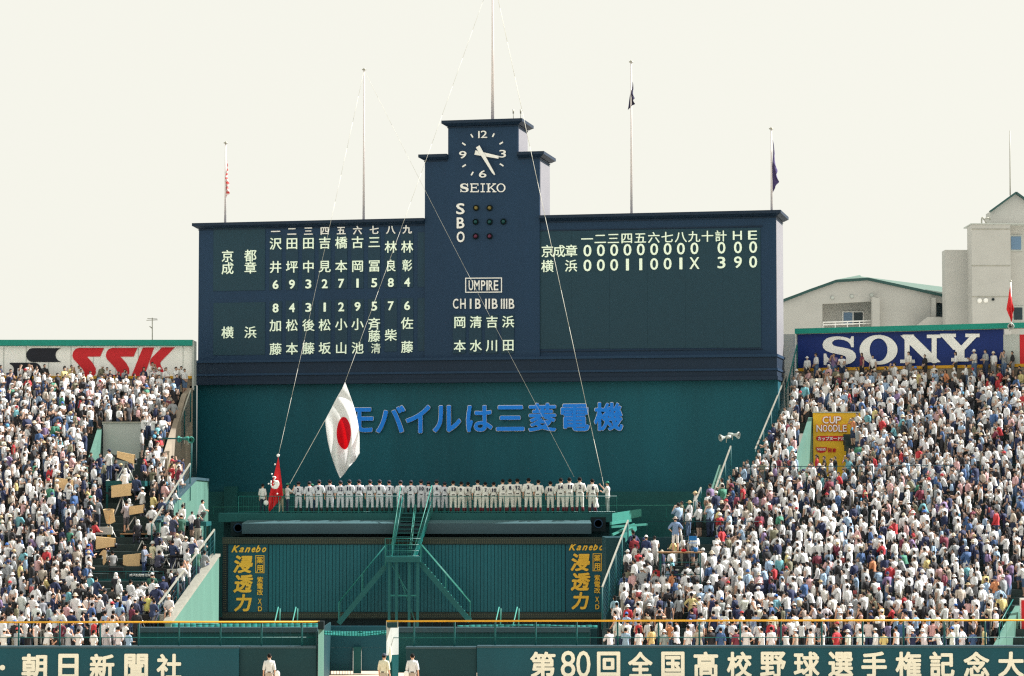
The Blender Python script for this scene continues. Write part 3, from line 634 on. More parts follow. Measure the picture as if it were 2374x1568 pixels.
# parapets behind the wall (pale teal), with netting
pr = thing('parapet', 'pale teal parapet behind the outfield wall left of the gate', 'wall', (P(530, 1480, 117.5).x, 117.5, 0))
rect(324, 1467, 736, 1560, 117.6, .4, 'teal2', pr, 'parapet_face'); rect(324, 1455, 736, 1466.6, 117.5, .5, 'greyroof', pr, 'parapet_rail')
pr2 = thing('parapet', 'teal parapet behind the outfield wall right of the gate', 'wall', (P(1130, 1480, 117.5).x, 117.5, 0))
rect(922, 1467, 1368, 1560, 117.6, .4, 'teal2', pr2, 'parapet_face'); rect(922, 1455, 1368, 1466.6, 117.5, .5, 'greyroof', pr2, 'parapet_rail')
rect(1368.5, 1457, 1385, 1560, 118, .3, 'dgreen2', pr2, 'end_panel')
def net(X0, Y0, X1, Y1, d, sag, label, name='safety_net'):
    g = G(); n, m = 24, 5; V = []
    for j in range(m + 1):
        for i in range(n + 1):
            f, h = i / n, j / m
            p = P(X0 + (X1 - X0) * f, Y0 + (Y1 - Y0) * h + sag * math.sin(f * math.pi) * (.4 + h) + .3 * math.sin(f * 9 + j), d + h * -.3 + .03 * math.sin(f * 9 + j)); V.append(p)
    for j in range(m):
        for i in range(n):
            k = j * (n + 1) + i; g.face([V[k], V[k + 1], V[k + n + 2], V[k + n + 1]], True)
    o = solo(g, name, M['net'], label, 'net', 'slack green safety nets'); md = o.modifiers.new('s', 'SOLIDIFY'); md.thickness = .02
net(745, 1463, 896, 1471, 118.3, 3, 'bright teal safety net sagging across the gate opening')
net(398, 1446, 738, 1455.5, 119, .5, 'long teal net heaped on the parapet left of the gate')
net(1060, 1450, 1385, 1456, 119, -3, 'teal net heaped on the parapet right of the gate')
# yellow top rail with posts
def yellow(X0, X1, Y0, Y1, posts, label):
    t = thing('fence_rail', label, 'fence', (P(X0, Y0, DW + .4).x, DW + .4, zW)); d = DW + .3
    G().tube(P(X0, Y0, d), P(X1, Y1, d), .042, n=10).build('top_rail', M['yellow'], t)
    for X in posts: a = P(X, Y0, d); G().tube((a.x, d + .07, zW - .2), (a.x, d + .07, a.z), .04, n=8).build('post', M['teal2'], t)
    G().tube(P(X0, 1479, d + .1), P(X1, 1478, d + .1), .018, n=6).build('lower_rail', M['rail'], t)
    g = G(); a, b = P(X0, Y0, d), P(X1, Y1, d); n = int((b.x - a.x) / .36)
    for k in range(n): x = a.x + (b.x - a.x) * (k + .5) / n; g.beam((x, d + .1, zW), (x, d + .1, a.z), .006)
    g.build('wires', M['dgreen'], t, kind='stuff')
yellow(-70, 741, 1443, 1442, [-52, 43, 138, 232, 321, 415, 511, 606, 700], 'fence with yellow top rail above the left outfield wall')
yellow(896, 2440, 1440.5, 1438, [960, 1054, 1148, 1242, 1337] + [1432 + 94.7 * k for k in range(11)], 'long fence with yellow top rail above the right outfield wall')
for i, X in enumerate((645, 686, 1157, 1199)):
    g = G().tube(P(X, 1408, 121), P(X - 12, 1460, 119.5), .028, n=6).tube(P(X + 4, 1411, 121.2), P(X + 3, 1460, 121.2), .026, n=6)
    solo(g, 'handrail', M['mgreen'], ('slanting pale handrail, %s of the four below the board' % ('leftmost', 'second from left', 'third from left', 'rightmost')[i]), 'handrail', 'slanting handrails below the advert board')

# ================================================================ STANDS
ZT, ZF, D0, NR = 14.65, .55, 125.0, 41
def zrow(t, side=-1): return ZF + (ZT - ZF) * t + (.5 if t > .999 and side > 0 else -.12 if t > .999 else 0)
def yrow(x, t, side): return D0 + t * (34.0 if side < 0 else 34.0 - .42 * max(0, x - 17))
def interp(t, tab):
    for (a, u), (b, v) in zip(tab, tab[1:]):
        if t <= b: return u + (v - u) * (t - a) / max(1e-6, b - a)
    return tab[-1][1]
XBR = [(0, 4.3), (.08, 4.4), (.27, 5.6), (.33, 5.9), (.345, 7.6), (.41, 8.0), (.49, 10.4), (.63, 13.3), (.78, 15.0), (1, 17.0)]
XBL = [(0, -17.4), (.05, -17.1), (.28, -15.1), (.44, -16.4), (.46, -17.6), (.60, -17.4), (.61, -19.2), (1.0, -19.2)]
for side, lab in ((-1, 'left stand'), (1, 'right stand')):
    t = thing('seating_stand', None, None, ((-24 if side < 0 else 22), D0, 0), kind='structure')
    for i in range(NR):
        a, b = (i - .5) / (NR - 1), (i + .5) / (NR - 1); z = zrow(i / (NR - 1), side); tb = max(0, min(1, i / (NR - 1)))
        if side > 0: x0, x1 = interp(tb, XBR), 42
        else: x0, x1 = -44, interp(tb, XBL)
        spans = [(x0, x1)]
        if side > 0 and .64 < tb < .83: spans = [(x0, P(1852, 1000, 149).x), (P(1968, 1000, 149).x, x1)]
        if side < 0 and .62 < tb < .80: spans = [(x0, P(210, 1000, 149).x), (P(322, 1000, 149).x, x1)]
        for (u, v) in spans:
            if v <= u: continue
            G().hexa([(u, yrow(u, a, side), z - .6), (v, yrow(v, a, side), z - .6), (v, yrow(v, b, side) + .02, z - .6), (u, yrow(u, b, side) + .02, z - .6)],
                     [(u, yrow(u, a, side), z), (v, yrow(v, a, side), z), (v, yrow(v, b, side) + .02, z), (u, yrow(u, b, side) + .02, z)]).build('step', M['step'], t)
def wallpoly(pts, zb, th, name, m, label, cat='wall', group=None, capm=None):
    """upright wall whose top edge runs through the points"""
    t = thing(name, label, cat, (pts[0].x, pts[0].y, zb), group); pts = [Vector(p) for p in pts]
    for a, b in zip(pts, pts[1:]):
        d = (b - a); d.z = 0; s = d.normalized().cross(Vector((0, 0, 1))) * -th
        G().hexa([(a.x, a.y, zb), (b.x, b.y, zb), (b.x + s.x, b.y + s.y, zb), (a.x + s.x, a.y + s.y, zb)], [a, b, b + s, a + s]).build('wall_face', M[m], t)
        if capm: G().beam(a + Vector((0, 0, .07)) + s / 2, b + Vector((0, 0, .07)) + s / 2, th + .14, .14).build('coping', M[capm], t)
    return t
wallpoly([P(388, 1063, 147), P(432, 916, 156.6), P(447, 900, 159)], 6, .3, 'stand_side_wall', 'concrete', 'stained concrete side wall of the upper left stand beside the teal wall')
wallpoly([P(370, 1212, 138.5), P(399, 1171, 140.5), P(454, 1113, 144.5), P(484, 1116, 151)], 5.2, .3, 'stand_side_wall', 'lgreen', 'pale green stepped side wall right of the left stand, above the press deck', capm='greyroof')
wallpoly([P(396, 1446, 127.5), P(505, 1292, 135), P(508, 1290, 147)], .3, .3, 'stand_side_wall', 'lgreen', 'pale green sloping wall between the press seats and the advert board', capm='steel')
rect(418, 1165, 426, 1178, 142.2, .04, 'cream', thing('notice_board', 'small cream notice on the pale green wall above the press deck', 'sign', P(422, 1178, 142.2)), 'sheet')
# vomitory on the left
vm = thing('stair_opening_wall', 'grey white back wall of the stair opening in the left stand', 'wall', P(275, 1100, 151.5))
rect(237, 981, 330, 1110, 151.5, .25, 'panelw', vm, 'wall_face'); rect(236.2, 978, 330.5, 980.6, 151.4, .3, 'steel', vm, 'coping'); rect(235.4, 985, 237.4, 1095, 151.2, .12, 'dark', vm, 'edge_post')
wallpoly([P(204, 1098, 145.5), P(236, 994, 151.3)], 9, .25, 'stair_parapet', 'lgreen', 'pale green sloping parapet beside the opening in the left stand')
wallpoly([P(1846, 1090, 145.5), P(1884, 968, 151.8)], 9, .25, 'stair_parapet', 'lgreen', 'pale turquoise sloping parapet beside the yellow noodle sign')
# yellow noodle sign
S2 = Plane((0, 151.6, 0), 0)
ns = thing('advert_sign', 'yellow instant noodle sign on the stair wall of the right stand', 'sign', P(1935, 1110, 151.6))
rect(1885, 957.5, 2000, 1105, 151.6, .2, 'signyel', ns, 'board'); rect(1884, 955, 2001, 957.2, 151.55, .3, 'panelw', ns, 'coping')
cn = crop(2700, 1250, 2.614)
def noodle(ch, b):
    put(ch, S2, bb(cn, *b), M['redp'], ns, off=.02, thick=.05)
    w_ = 4; put(ch, S2, bb(cn, b[0] + w_, b[1] + w_, b[2] - w_, b[3] - w_), M['white'], ns, off=.06, thick=.012)
for ch, a, b in zip('CUP', (972, 1040, 1098), (1036, 1100, 1162)): noodle(ch, (a, 797, b, 875))
for ch, a, b in zip('NOODLE', (912, 973, 1025, 1077, 1128, 1170), (975, 1026, 1078, 1128, 1172, 1215)): noodle(ch, (a, 880, b, 955))
x0, y0, x1, y1 = bb(cn, 912, 992, 1215, 1040)
pts = [S2.hit(x0 + 8 + 8 * math.cos(t), (y0 + y1) / 2 + (y1 - y0) / 2 * math.sin(t), .03) for t in np.linspace(math.pi / 2, 3 * math.pi / 2, 10)] + [S2.hit(x1 - 8 + 8 * math.cos(t), (y0 + y1) / 2 + (y1 - y0) / 2 * math.sin(t), .03) for t in np.linspace(-math.pi / 2, math.pi / 2, 10)]
G().poly(pts, [], (0, .02, 0)).build('pill', M['redp'], ns)
for k, ch in enumerate('カップヌードル'): put(ch, S2, bb(cn, 926 + k * 38, 997, 966 + k * 38, 1037), M['white'], ns, off=.05, thick=.025, mode='cell')
x0, y0, x1, y1 = bb(cn, 908, 1103, 1020, 1157)
pts = [S2.hit(x0, y0, .03), S2.hit(x1, y0, .03)] + [S2.hit((x0 + x1) / 2 + (x1 - x0) / 2 * math.cos(t) * .95, y0 + 3 + (y1 - y0 - 3) * math.sin(t), .03) for t in np.linspace(.15, math.pi - .15, 12)]
G().poly(pts, [], (0, .02, 0)).build('half_disc', M['redp'], ns)
for ch, a, b in zip('nissin', (920, 939, 946, 962, 978, 985), (936, 943, 959, 975, 982, 1003)): put(ch, S2, bb(cn, a, 1112, b, 1134), M['white'], ns, off=.05, thick=.02)
for ch, a in (('日', 1030), ('清', 1072)): put(ch, S2, bb(cn, a, 1112, a + 34, 1152), M['redp'], ns, off=.03, thick=.03)

# SSK style billboard on the left stand
SL = Plane((0, 160.0, 0), 0)
bs = thing('billboard', 'white billboard with red letters and a black emblem behind the left stand', 'billboard', P(200, 900, 160))
rect(-90, 803, 445, 872, 160, .3, 'white', bs, 'board'); rect(-90, 788, 446, 801.5, 159.7, .7, 'cap', bs, 'cap_rail'); rect(-90, 872.4, 446, 878, 159.9, .4, 'yellow', bs, 'base_rail'); rect(-90, 878.4, 446, 925, 160, .5, 'concrete', bs, 'base_wall')
for k in range(-1, 9): x = 8 + k * 52; rect(x, 803.4, x + .5, 871.8, 159.97, .02, 'panelw', bs, 'panel_seam')
rect(445.6, 790, 449.5, 905, 159.8, 1.2, 'panelw', bs, 'end_panel')
c5 = crop(0, 1200, 2.24)
def pts5(l, off=.04, pl=SL): return [pl.hit(*c5(x, y), off) for x, y in l]
Sred = [(870, 225), (660, 225), (632, 234), (612, 258), (605, 290), (614, 318), (645, 350), (690, 400), (706, 430), (690, 452), (560, 452), (540, 480), (740, 480), (778, 468), (802, 435), (800, 395), (775, 350), (728, 298), (838, 298)]
for k in (0, 280): G().poly(pts5([(x + k, y) for x, y in Sred]), [], (0, .035, 0)).build('letter', M['redp'], bs)
G().poly(pts5([(1195, 222), (1290, 221), (1200, 480), (1092, 480)]), [], (0, .035, 0)).build('letter', M['redp'], bs)
G().poly(pts5([(1355, 221), (1463, 220), (1350, 335), (1340, 352), (1345, 372), (1400, 480), (1310, 480), (1256, 360), (1254, 335), (1266, 310)]), [], (0, .035, 0)).build('letter', M['redp'], bs)
arc = lambda cx, cy, rx, ry, a, b, n=12: [(cx + rx * math.cos(t), cy + ry * math.sin(t)) for t in np.linspace(R(a), R(b), n)]
G().poly(pts5([(508, 227)] + arc(275, 285, 56, 58, 270, 90) + [(512, 343)] + arc(520, 285, 56, 56, 110, 250)), [], (0, .035, 0)).build('emblem', M['blackp'], bs)
G().poly(pts5([(85, 349)] + arc(285, 405, 58, 57, -90, 90) + [(85, 462)] + arc(60, 405, 56, 50, 70, -70)), [], (0, .035, 0)).build('emblem', M['blackp'], bs)

# blue billboard on the right stand, angled with its stand
a_, b_ = P(1852, 800, 159.6), P(2300, 800, 154.8)
SR = Plane((a_.x, a_.y, 0), math.atan2(a_.y - b_.y, b_.x - a_.x))
br = thing('billboard', 'royal blue billboard with wide white letters behind the right stand', 'billboard', (a_.x, a_.y, 12))
def rrect(X0, Y0, X1, Y1, f, bk, m, name, parent=br): 
    o = SR.o; ua, ub = U(SR, X0, (Y0 + Y1) / 2), U(SR, X1, (Y0 + Y1) / 2); return slabbox(SR, ua, ub, Z(SR, X0, Y1, f), Z(SR, X0, Y0, f), f, bk).build(name, M[m], parent)
rrect(1849, 776, 2326, 854, 0, -.3, 'signblue', 'board'); rrect(1846, 762, 2470, 774, .3, -.6, 'cap', 'cap_rail'); rrect(1849, 854.4, 2470, 861, .06, -.3, 'yellow', 'base_rail'); rrect(1849, 861.4, 2470, 925, .02, -.5, 'concrete', 'base_wall')
rrect(2326.6, 776, 2364, 854, .02, -.3, 'panelw', 'blank_panel'); rrect(2364.5, 776, 2470, 854, .0, -.3, 'redp', 'red_panel'); rrect(1846, 776, 1848.6, 900, .1, -.4, 'panelw', 'edge_strip')
rrect(1846, 774.3, 2470, 775.7, .05, -.2, 'steel', 'drip_edge')
c7 = crop(2900, 1200, 2.24)
for ch, b, w, h in (('S', (388, 128, 668, 368), .27, .17), ('O', (698, 116, 1015, 366), .25, .13), ('N', (1038, 114, 1376, 352), .22, .12), ('Y', (1372, 106, 1702, 338), .23, .125)):
    strokes(SR, bb(c7, *b), slab(ch, w, h), .05, .04).build('letter', M['white'], br)
# red and white sign at the lower right exit
c8 = crop(3000, 1850, 2.316)
es = thing('exit_sign', 'red sign with white border at the lower right exit of the right stand', 'sign', P(2375, 1500, 128))
rect(2365, 1387, 2440, 1492, 128, .15, 'white', es, 'border'); rect(2368, 1392, 2436, 1478, 127.95, .04, 'redp', es, 'sheet')
wallpoly([P(2318, 1496, 123.5), P(2368, 1405, 129)], .3, .3, 'stair_parapet', 'lgreen', 'pale green parapet at the lower right exit beside the red sign')
# ---- sloping mesh fences
def slope_fence(X0, Y0, d0, X1, Y1, d1, drop, label, n=4, m='steel', post_m='teal2'):
    a, b = P(X0, Y0, d0), P(X1, Y1, d1); t = thing('mesh_fence', label, 'fence', b - Vector((0, 0, drop)), 'sloping mesh fences beside the stands')
    G().beam(a, b, .07, .07).build('top_rail', M[m], t)
    for k in range(n + 1): p = a.lerp(b, k / n); G().tube(p, p - Vector((0, 0, drop)), .04, n=6).build('post', M[post_m], t)
    g = G(); L = (b - a).length; q = int(L / .22)
    for k in range(q): p = a.lerp(b, k / q); g.beam(p, p - Vector((0, 0, drop)), .008)
    for k in range(1, 9): z = Vector((0, 0, drop * k / 9)); g.beam(a - z, b - z, .008)
    g.build('mesh', M['dgreen'], t, kind='stuff')
slope_fence(1822, 872, 158.5, 1751, 1042, 148, 2.4, 'long sloping mesh fence beside the upper right stand')
slope_fence(1694, 1035, 146, 1641, 1182, 140, 2.0, 'sloping mesh fence under the two white horns, middle of the right stand')
slope_fence(1625, 1131, 141, 1611, 1163, 139.5, 1.3, 'short sloping mesh fence left of the horn fence', 1)
slope_fence(1456, 1207, 136, 1396, 1362, 127, 2.0, 'sloping mesh fence crossing the right gold lettered panel')
slope_fence(442, 905, 157, 368, 1120, 147, 1.9, 'mesh fence down the edge of the upper left stand', 5)
slope_fence(441, 1075, 143.5, 352, 1215, 137.5, 2.0, 'mesh fence above the press deck in the left stand', 3)
slope_fence(497, 1228, 135, 367, 1402, 128, 2.2, 'long mesh fence in front of the press seats by the advert board', 6)
slope_fence(1848, 800, 159, 1822, 905, 157, 1.5, 'green mesh fence at the left edge of the blue billboard', 3, m='rail')
solo(G().box(P(1816, 760, 160).x, P(1846, 760, 160).x, 160.6, 162, 8, P(1830, 775, 160.6).z), 'concrete_pier', M['building'], 'pale concrete pier between scoreboard and blue billboard', 'pier')
wallpoly([P(1636, 1185, 139.8), P(1672, 1078, 144.5)], 6.5, .12, 'stair_parapet', 'lgreen', 'pale green sloping strip behind the fence with white horns')
solo(G().box(P(1455, 1250, 137.4).x, P(1700, 1250, 137.4).x, 137.3, 137.6, 2, P(1500, 1246, 137.3).z), 'retaining_wall', M['dgreen2'], 'dark green retaining wall under the upper rows of the right stand', 'wall')
solo(G().box(P(1405, 1300, 134).x, P(1450, 1300, 134).x, 134, 140, 0, P(1420, 1246, 136).z), 'plinth_block', M['dgreen2'], 'dark green block between the advert board and the right stand', 'wall')
rr = thing('stand_railing', 'black railing across the terrace in the middle of the right stand', 'railing', P(1535, 1250, 138))
railing('r', P(1500, 1250, 137.5), P(1760, 1250, 137.5), .9, rr, m='dgreen2', gap=.3)
rr = thing('stand_railing', 'green railing crossing the right stand below the yellow sign', 'railing', P(1680, 1130, 143))
railing('r', P(1690, 1120, 143), P(2440, 1114, 143), .85, rr, m='dgreen', gap=.9)
rr = thing('stair_railing', 'green railing sloping down to the lower right exit', 'railing', P(2318, 1497, 124))
a, b = P(2352, 1384, 131), P(2317, 1493, 124.4)
for z in (0, .45): G().tube(a - Vector((0, 0, z)), b - Vector((0, 0, z - .9)), .03, n=6).build('rail', M['rail'], rr)
for k in range(6): p = a.lerp(b + Vector((0, 0, .9)), k / 5); G().beam(p, p - Vector((0, 0, 1.0)), .05).build('post', M['rail'], rr)
# steel beams on the right of the platform
sbm = thing('steel_bracing', 'pale steel braces under the right end of the platform', 'bracing', P(1450, 1240, 147))
for (X0, Y0, X1, Y1, w) in ((1416, 1214, 1462, 1207, .12), (1418, 1222, 1500, 1216, .1), (1420, 1240, 1470, 1216, .1), (1436, 1258, 1470, 1222, .3)): G().beam(P(X0, Y0, 148), P(X1, Y1, 150), w, w * 1.2).build('brace', M['mgreen'], sbm)

# ---- horns
def horn(X, Y, d, yaw, label, m='panelw', r=.17, L=.4):
    c = P(X, Y, d); v = Vector((math.sin(yaw), -math.cos(yaw), -.12)).normalized(); t = thing('horn_loudspeaker', label, 'loudspeaker', c, 'horn loudspeakers')
    g = G(); prof = [(0, .05), (.35, .07), (.7, .13), (.9, .19), (1, r)]
    for (a, ra), (b, rb_) in zip(prof, prof[1:]): g.tube(c + v * L * a, c + v * L * b, ra, rb_, 16, cap=False)
    o = g.build('bell', M[m], t); md = o.modifiers.new('s', 'SOLIDIFY'); md.thickness = .012
    G().tube(c - v * .25, c + v * .02, .09, .09, 12).build('driver', M[m], t); G().tube(c + v * L * .8, c + v * L * .95, .045, .03, 10).build('throat_plug', M['blk'], t)
    G().beam(c, c - Vector((0, 0, .3)), .04).build('bracket', M['steel'], t)
horn(1684, 1014, 145.5, R(-70), 'white horn speaker pointing left on top of the horn fence'); horn(1698, 1008, 146, R(60), 'white horn speaker pointing right above the horn fence')
horn(428, 1017, 148, R(-110), 'turquoise horn speaker pointing away, left of a pair by the left stand', 'mgreen'); horn(436, 1019, 148, R(35), 'turquoise horn speaker facing the field, right of the pair by the left stand', 'mgreen')
horn(2341, 756, 154, R(0), 'grey horn speaker on the green capping at the right end of the blue billboard')
solo(G().tube(P(444, 1022, 148), P(443, 1110, 148), .05, n=8).tube(P(365, 1017, 147.9), P(440, 1017, 147.9), .04, n=8).tube(P(368, 1017, 147.9), P(368, 1130, 147.9), .05, n=8), 'speaker_frame', M['teal2'], 'green pipe frame holding two turquoise horns at the left stand', 'frame')

# ---- tv aerial at the left
a = P(353, 800, 161); t = thing('tv_aerial', 'spindly television aerial standing behind the left billboard', 'aerial', a)
G().tube(a, P(353, 737, 161), .03, n=6).build('mast', M['steel'], t)
for Y, w in ((739, 14), (743, 15)): G().tube(P(353 - w * (.9 if Y == 743 else .8), Y, 161), P(353 + w * .8, Y + (.8 if Y == 739 else -1), 161.5), .02, n=5).build('element', M['steel'], t)
G().tube(P(347, 757, 160.8), P(353, 762, 161), .03, n=5).build('reflector', M['steel'], t)

# ================================================================ BUILDINGS BEHIND
DB = 205.0
cb = crop(2800, 650, 2.0906)
def Pb(x, y, d=DB): return P(*cb(x, y), d)
ba = thing('gabled_building', 'low beige building with a shallow green gabled roof behind the blue billboard', 'building', (Pb(900, 1400).x, DB, 0))
def down(p, z=0): return Vector((p.x, p.y, z))
out = [Pb(258, 995), Pb(470, 915), Pb(680, 842), Pb(925, 826), Pb(1300, 908), Pb(1740, 1005)]
out = [down(Pb(150, 995))] + [Pb(150, 1038)] + out + [down(Pb(1740, 1005))]
hole1 = [Pb(570, 1016), Pb(960, 995), Pb(960, 1240), Pb(570, 1240)]; hole2 = [Pb(1460, 1002), Pb(1607, 1015), Pb(1607, 1122), Pb(1460, 1115)]; hole3 = [Pb(1685, 1022), Pb(1738, 1028), Pb(1738, 1158), Pb(1685, 1158)]
G().poly(out, [hole1, hole2, hole3], (0, .5, 0)).build('wall', M['building'], ba)
G().hexa([Pb(150, 1200, DB + 2), Pb(1740, 1200, DB + 2), Pb(1740, 1200, DB + 18), Pb(150, 1200, DB + 18)], [Pb(150, 1060, DB + 2), Pb(1740, 1060, DB + 2), Pb(1740, 1060, DB + 18), Pb(150, 1060, DB + 18)]).build('core', M['building'], ba)
a, b = Pb(560, 1290, DB + 2.2), Pb(970, 1290, DB + 2.2)
rb2 = G(); q0, q1 = Pb(555, 1010, DB + 1.9), Pb(970, 1230, DB + 1.9); rb2.box(q0.x, q1.x, DB + 1.9, DB + 2.1, q1.z - 1, q0.z + .4); rb2.build('recess_wall', M['building'], ba)
q0, q1 = Pb(735, 1083, DB + 1.8), Pb(885, 1180, DB + 1.8); xm = (q0.x + q1.x) / 2
w = G(); w.box(q0.x - .1, q1.x + .1, DB + 1.82, DB + 1.9, q1.z, q0.z + .1); w = w.build('window', M['white'], ba)
G().box(q0.x, xm - .06, DB + 1.76, DB + 1.8, q1.z, q0.z).build('pane', M['glassb'], w); G().box(xm + .06, q1.x, DB + 1.76, DB + 1.8, q1.z, q0.z).build('pane', M['glassd'], w)
for x in (985,): G().poly([Pb(960, 960, DB - .8), Pb(1018, 975, DB - .8), Pb(1018, 1240, DB - .8), Pb(960, 1240, DB - .8)], [], (0, .7, 0)).build('buttress', M['building'], ba)
for x0_, x1_, y_ in ((1425, 1455, 965), (1607, 1640, 990), (1645, 1683, 980)): G().poly([Pb(x0_, y_, DB - .5), Pb(x1_, y_ + 6, DB - .5), Pb(x1_, 1260, DB - .5), Pb(x0_, 1260, DB - .5)], [], (0, .45, 0)).build('column', M['building'], ba)
G().poly([Pb(1310, 1180, DB - 1.4), Pb(1395, 1117, DB - 1.4), Pb(1640, 1128, DB - 1.4), Pb(1640, 1300, DB - 1.4), Pb(1310, 1300, DB - 1.4)], [], (0, .6, 0)).build('porch', M['building'], ba)
for (x0_, y0_, x1_, y1_) in ((1455, 1000, 1612, 1125), (1683, 1018, 1740, 1160)): q0, q1 = Pb(x0_, y0_, DB + 1), Pb(x1_, y1_, DB + 1); G().box(q0.x, q1.x, DB + 1, DB + 1.1, q1.z, q0.z).build('opening_shade_sheet', M['glassd'], ba)  # dark sheets stand in for the shade inside the wall openings
for x, y in ((648, 968), (800, 957), (955, 948)): c = Pb(x, y, DB); G().tube(c, c - Vector((0, .15, 0)), .16, .12, 12).build('vent', M['panelw'], ba)
for z in (1175, 1155): G().tube(Pb(572, z + 5, DB - .1), Pb(958, z - 8, DB - .1), .06, n=6).build('balcony_rail', M['white'], ba)
for k in range(5): x = 575 + k * 95; G().beam(Pb(x, 1160 - k * 3, DB - .1), Pb(x, 1215, DB - .1), .06).build('balcony_post', M['white'], ba)
g = G(); rt = [(250, 997), (470, 912), (680, 838), (925, 822), (1300, 903), (1745, 1003)]
for (xa_, ya_), (xb_, yb_) in zip(rt, rt[1:]): g.beam(Pb(xa_, ya_, DB - .1), Pb(xb_, yb_, DB - .1), .4, .2)
g.build('roof_trim', M['roofedge'], ba)
for tri in ([Pb(680, 838, DB), Pb(925, 822, DB), Pb(870, 801, DB + 8)], [Pb(925, 822, DB), Pb(1745, 1002, DB), Pb(1745, 940, DB + 14), Pb(1535, 886, DB + 14), Pb(870, 801, DB + 8)], [Pb(250, 996, DB), Pb(680, 838, DB), Pb(870, 801, DB + 8), Pb(400, 985, DB + 14)]):
    o_ = G().face(tri).build('roof', M['roofg'], ba); md = o_.modifiers.new('s', 'SOLIDIFY'); md.thickness = .12
bt = thing('tower_block', 'tall beige block with a gabled top at the right edge of the picture', 'building', (Pb(1900, 1400).x, DB - 3, 0))
def bbx(x0_, y0_, x1_, d0_, d1_, name='wall', m='building', ybot=None, parent=bt, z0=0):
    a, b = Pb(x0_, y0_, d0_), Pb(x1_, y0_, d0_); zb = Pb(x0_, ybot, d0_).z if ybot else z0
    return G().box(a.x, b.x, d0_, d1_, zb, a.z).build(name, M[m], parent)
bbx(1528, 594, 1737, 202, 203.5); bbx(1735, 394, 2038, 200, 202); bbx(2038.5, 390, 2400, 201, 203)
G().poly([Pb(1883, 386, 204), Pb(1883, 294, 204), Pb(2080, 150, 204), Pb(2280, 294, 204), Pb(2280, 386, 204)], [], (0, 2, 0)).build('gable', M['building'], bt)
g = G().beam(Pb(1878, 296, 203.8), Pb(2082, 147, 203.8), .4, .14).beam(Pb(2082, 147, 203.8), Pb(2285, 296, 203.8), .4, .14); g.build('roof_trim', M['roofedge'], bt)
G().hexa([Pb(2080, 148, 204), Pb(2285, 296, 204), Pb(2285, 296, 214), Pb(2080, 140, 214)], [Pb(2080, 144, 204), Pb(2285, 292, 204), Pb(2285, 292, 214), Pb(2080, 136, 214)]).build('roof', M['roofg'], bt)
for (x0_, y0_, x1_, y1_) in ((2043, 490, 2122, 592), (2065, 1045, 2132, 1140)):
    q0, q1 = Pb(x0_, y0_, 200.9), Pb(x1_, y1_, 200.9); wn_ = G().box(q0.x - .12, q1.x + .12, 200.9, 201.05, q1.z - .12, q0.z + .12).build('window', M['panelw'], bt)
    G().box(q0.x, q1.x, 200.84, 200.88, q1.z, q0.z).build('pane', M['glassb' if y0_ < 800 else 'glassd'], wn_)
g = G()
for y in (432, 718, 960): bbq = Pb(1735, y, 199.98); b2 = Pb(2038, y, 199.98); g.box(bbq.x, b2.x, 199.97, 200, bbq.z - .03, bbq.z + .03)
g.build('joint_line', M['steel'], bt)
bbx(1730, 386, 2400, 199.9, 203.2, 'parapet', 'panelw', 394)
for x, y in ((1797, 990), (1845, 988), (1902, 982)): c = Pb(x, y, 200); G().tube(c, c - Vector((0, .18, 0)), .2 if x < 1900 else .1, .14 if x < 1900 else .1, 14).build('vent', M['white'] if x < 1900 else M['dark'], bt)
for x in (1822, 1860):
    g = G(); pts = [Pb(x - 8, 388, 203)] + [Pb(x + (22 if x > 1830 else 8) * -math.cos(t), 362 - (16 if x > 1830 else 22) * math.sin(t), 203) for t in np.linspace(0, math.pi, 9)]
    g.path(pts, .06); g.build('ladder_hoop', M['steel'], bt)
g = G().tube(Pb(2037, 170, 206), P(2341, 303, 206), .05, .03, 6); solo(g, 'lightning_rod', M['steel'], 'thin rod rising from the gabled roof at the right edge', 'rod')

# ================================================================ FLAGS AND ROPES
def cloth(pts4, nu, nv, folds, amp, name, m, label, parent=None, cat='flag', curve=None, uvs=True):
    """hanging cloth between four corners A(top) B(left) C(bottom) D(right)"""
    A, Bc, C, D = [Vector(p) for p in pts4]; V = []
    nrm = (D - A).cross(Bc - A).normalized()
    for j in range(nv + 1):
        for i in range(nu + 1):
            u, v = i / nu, j / nv    # u from A->D edge, v from A->B edge
            p = A * (1 - u) * (1 - v) + D * u * (1 - v) + Bc * (1 - u) * v + C * u * v
            w = math.sin(math.pi * u) if curve is None else 1
            if curve: p = p + curve(u, v)
            p = p + nrm * amp * (math.sin((v * folds + .35 * math.sin(u * 4)) * 2 * math.pi) * (.35 + u) + .5 * math.sin(v * folds * 4.1 + u * 5)) 
            V.append(p)
    g = G()
    g.v = V
    for j in range(nv):
        for i in range(nu): k = j * (nu + 1) + i; g.f.append((k, k + 1, k + nu + 2, k + nu + 1)); g.sm.append(True)
    base = Vector((sum(v.x for v in V) / len(V), sum(v.y for v in V) / len(V), min(v.z for v in V)))
    me = g.mesh(name, base, m); uv = me.uv_layers.new(name='UVMap')
    for l in me.loops: k = l.vertex_index; uv.data[l.index].uv = ((k % (nu + 1)) / nu, (k // (nu + 1)) / nv)
    o = bpy.data.objects.new(name, me); COL.objects.link(o); o.location = base; OFF[o.name] = base
    md = o.modifiers.new('s', 'SOLIDIFY'); md.thickness = .01
    return tag(o, label, cat)
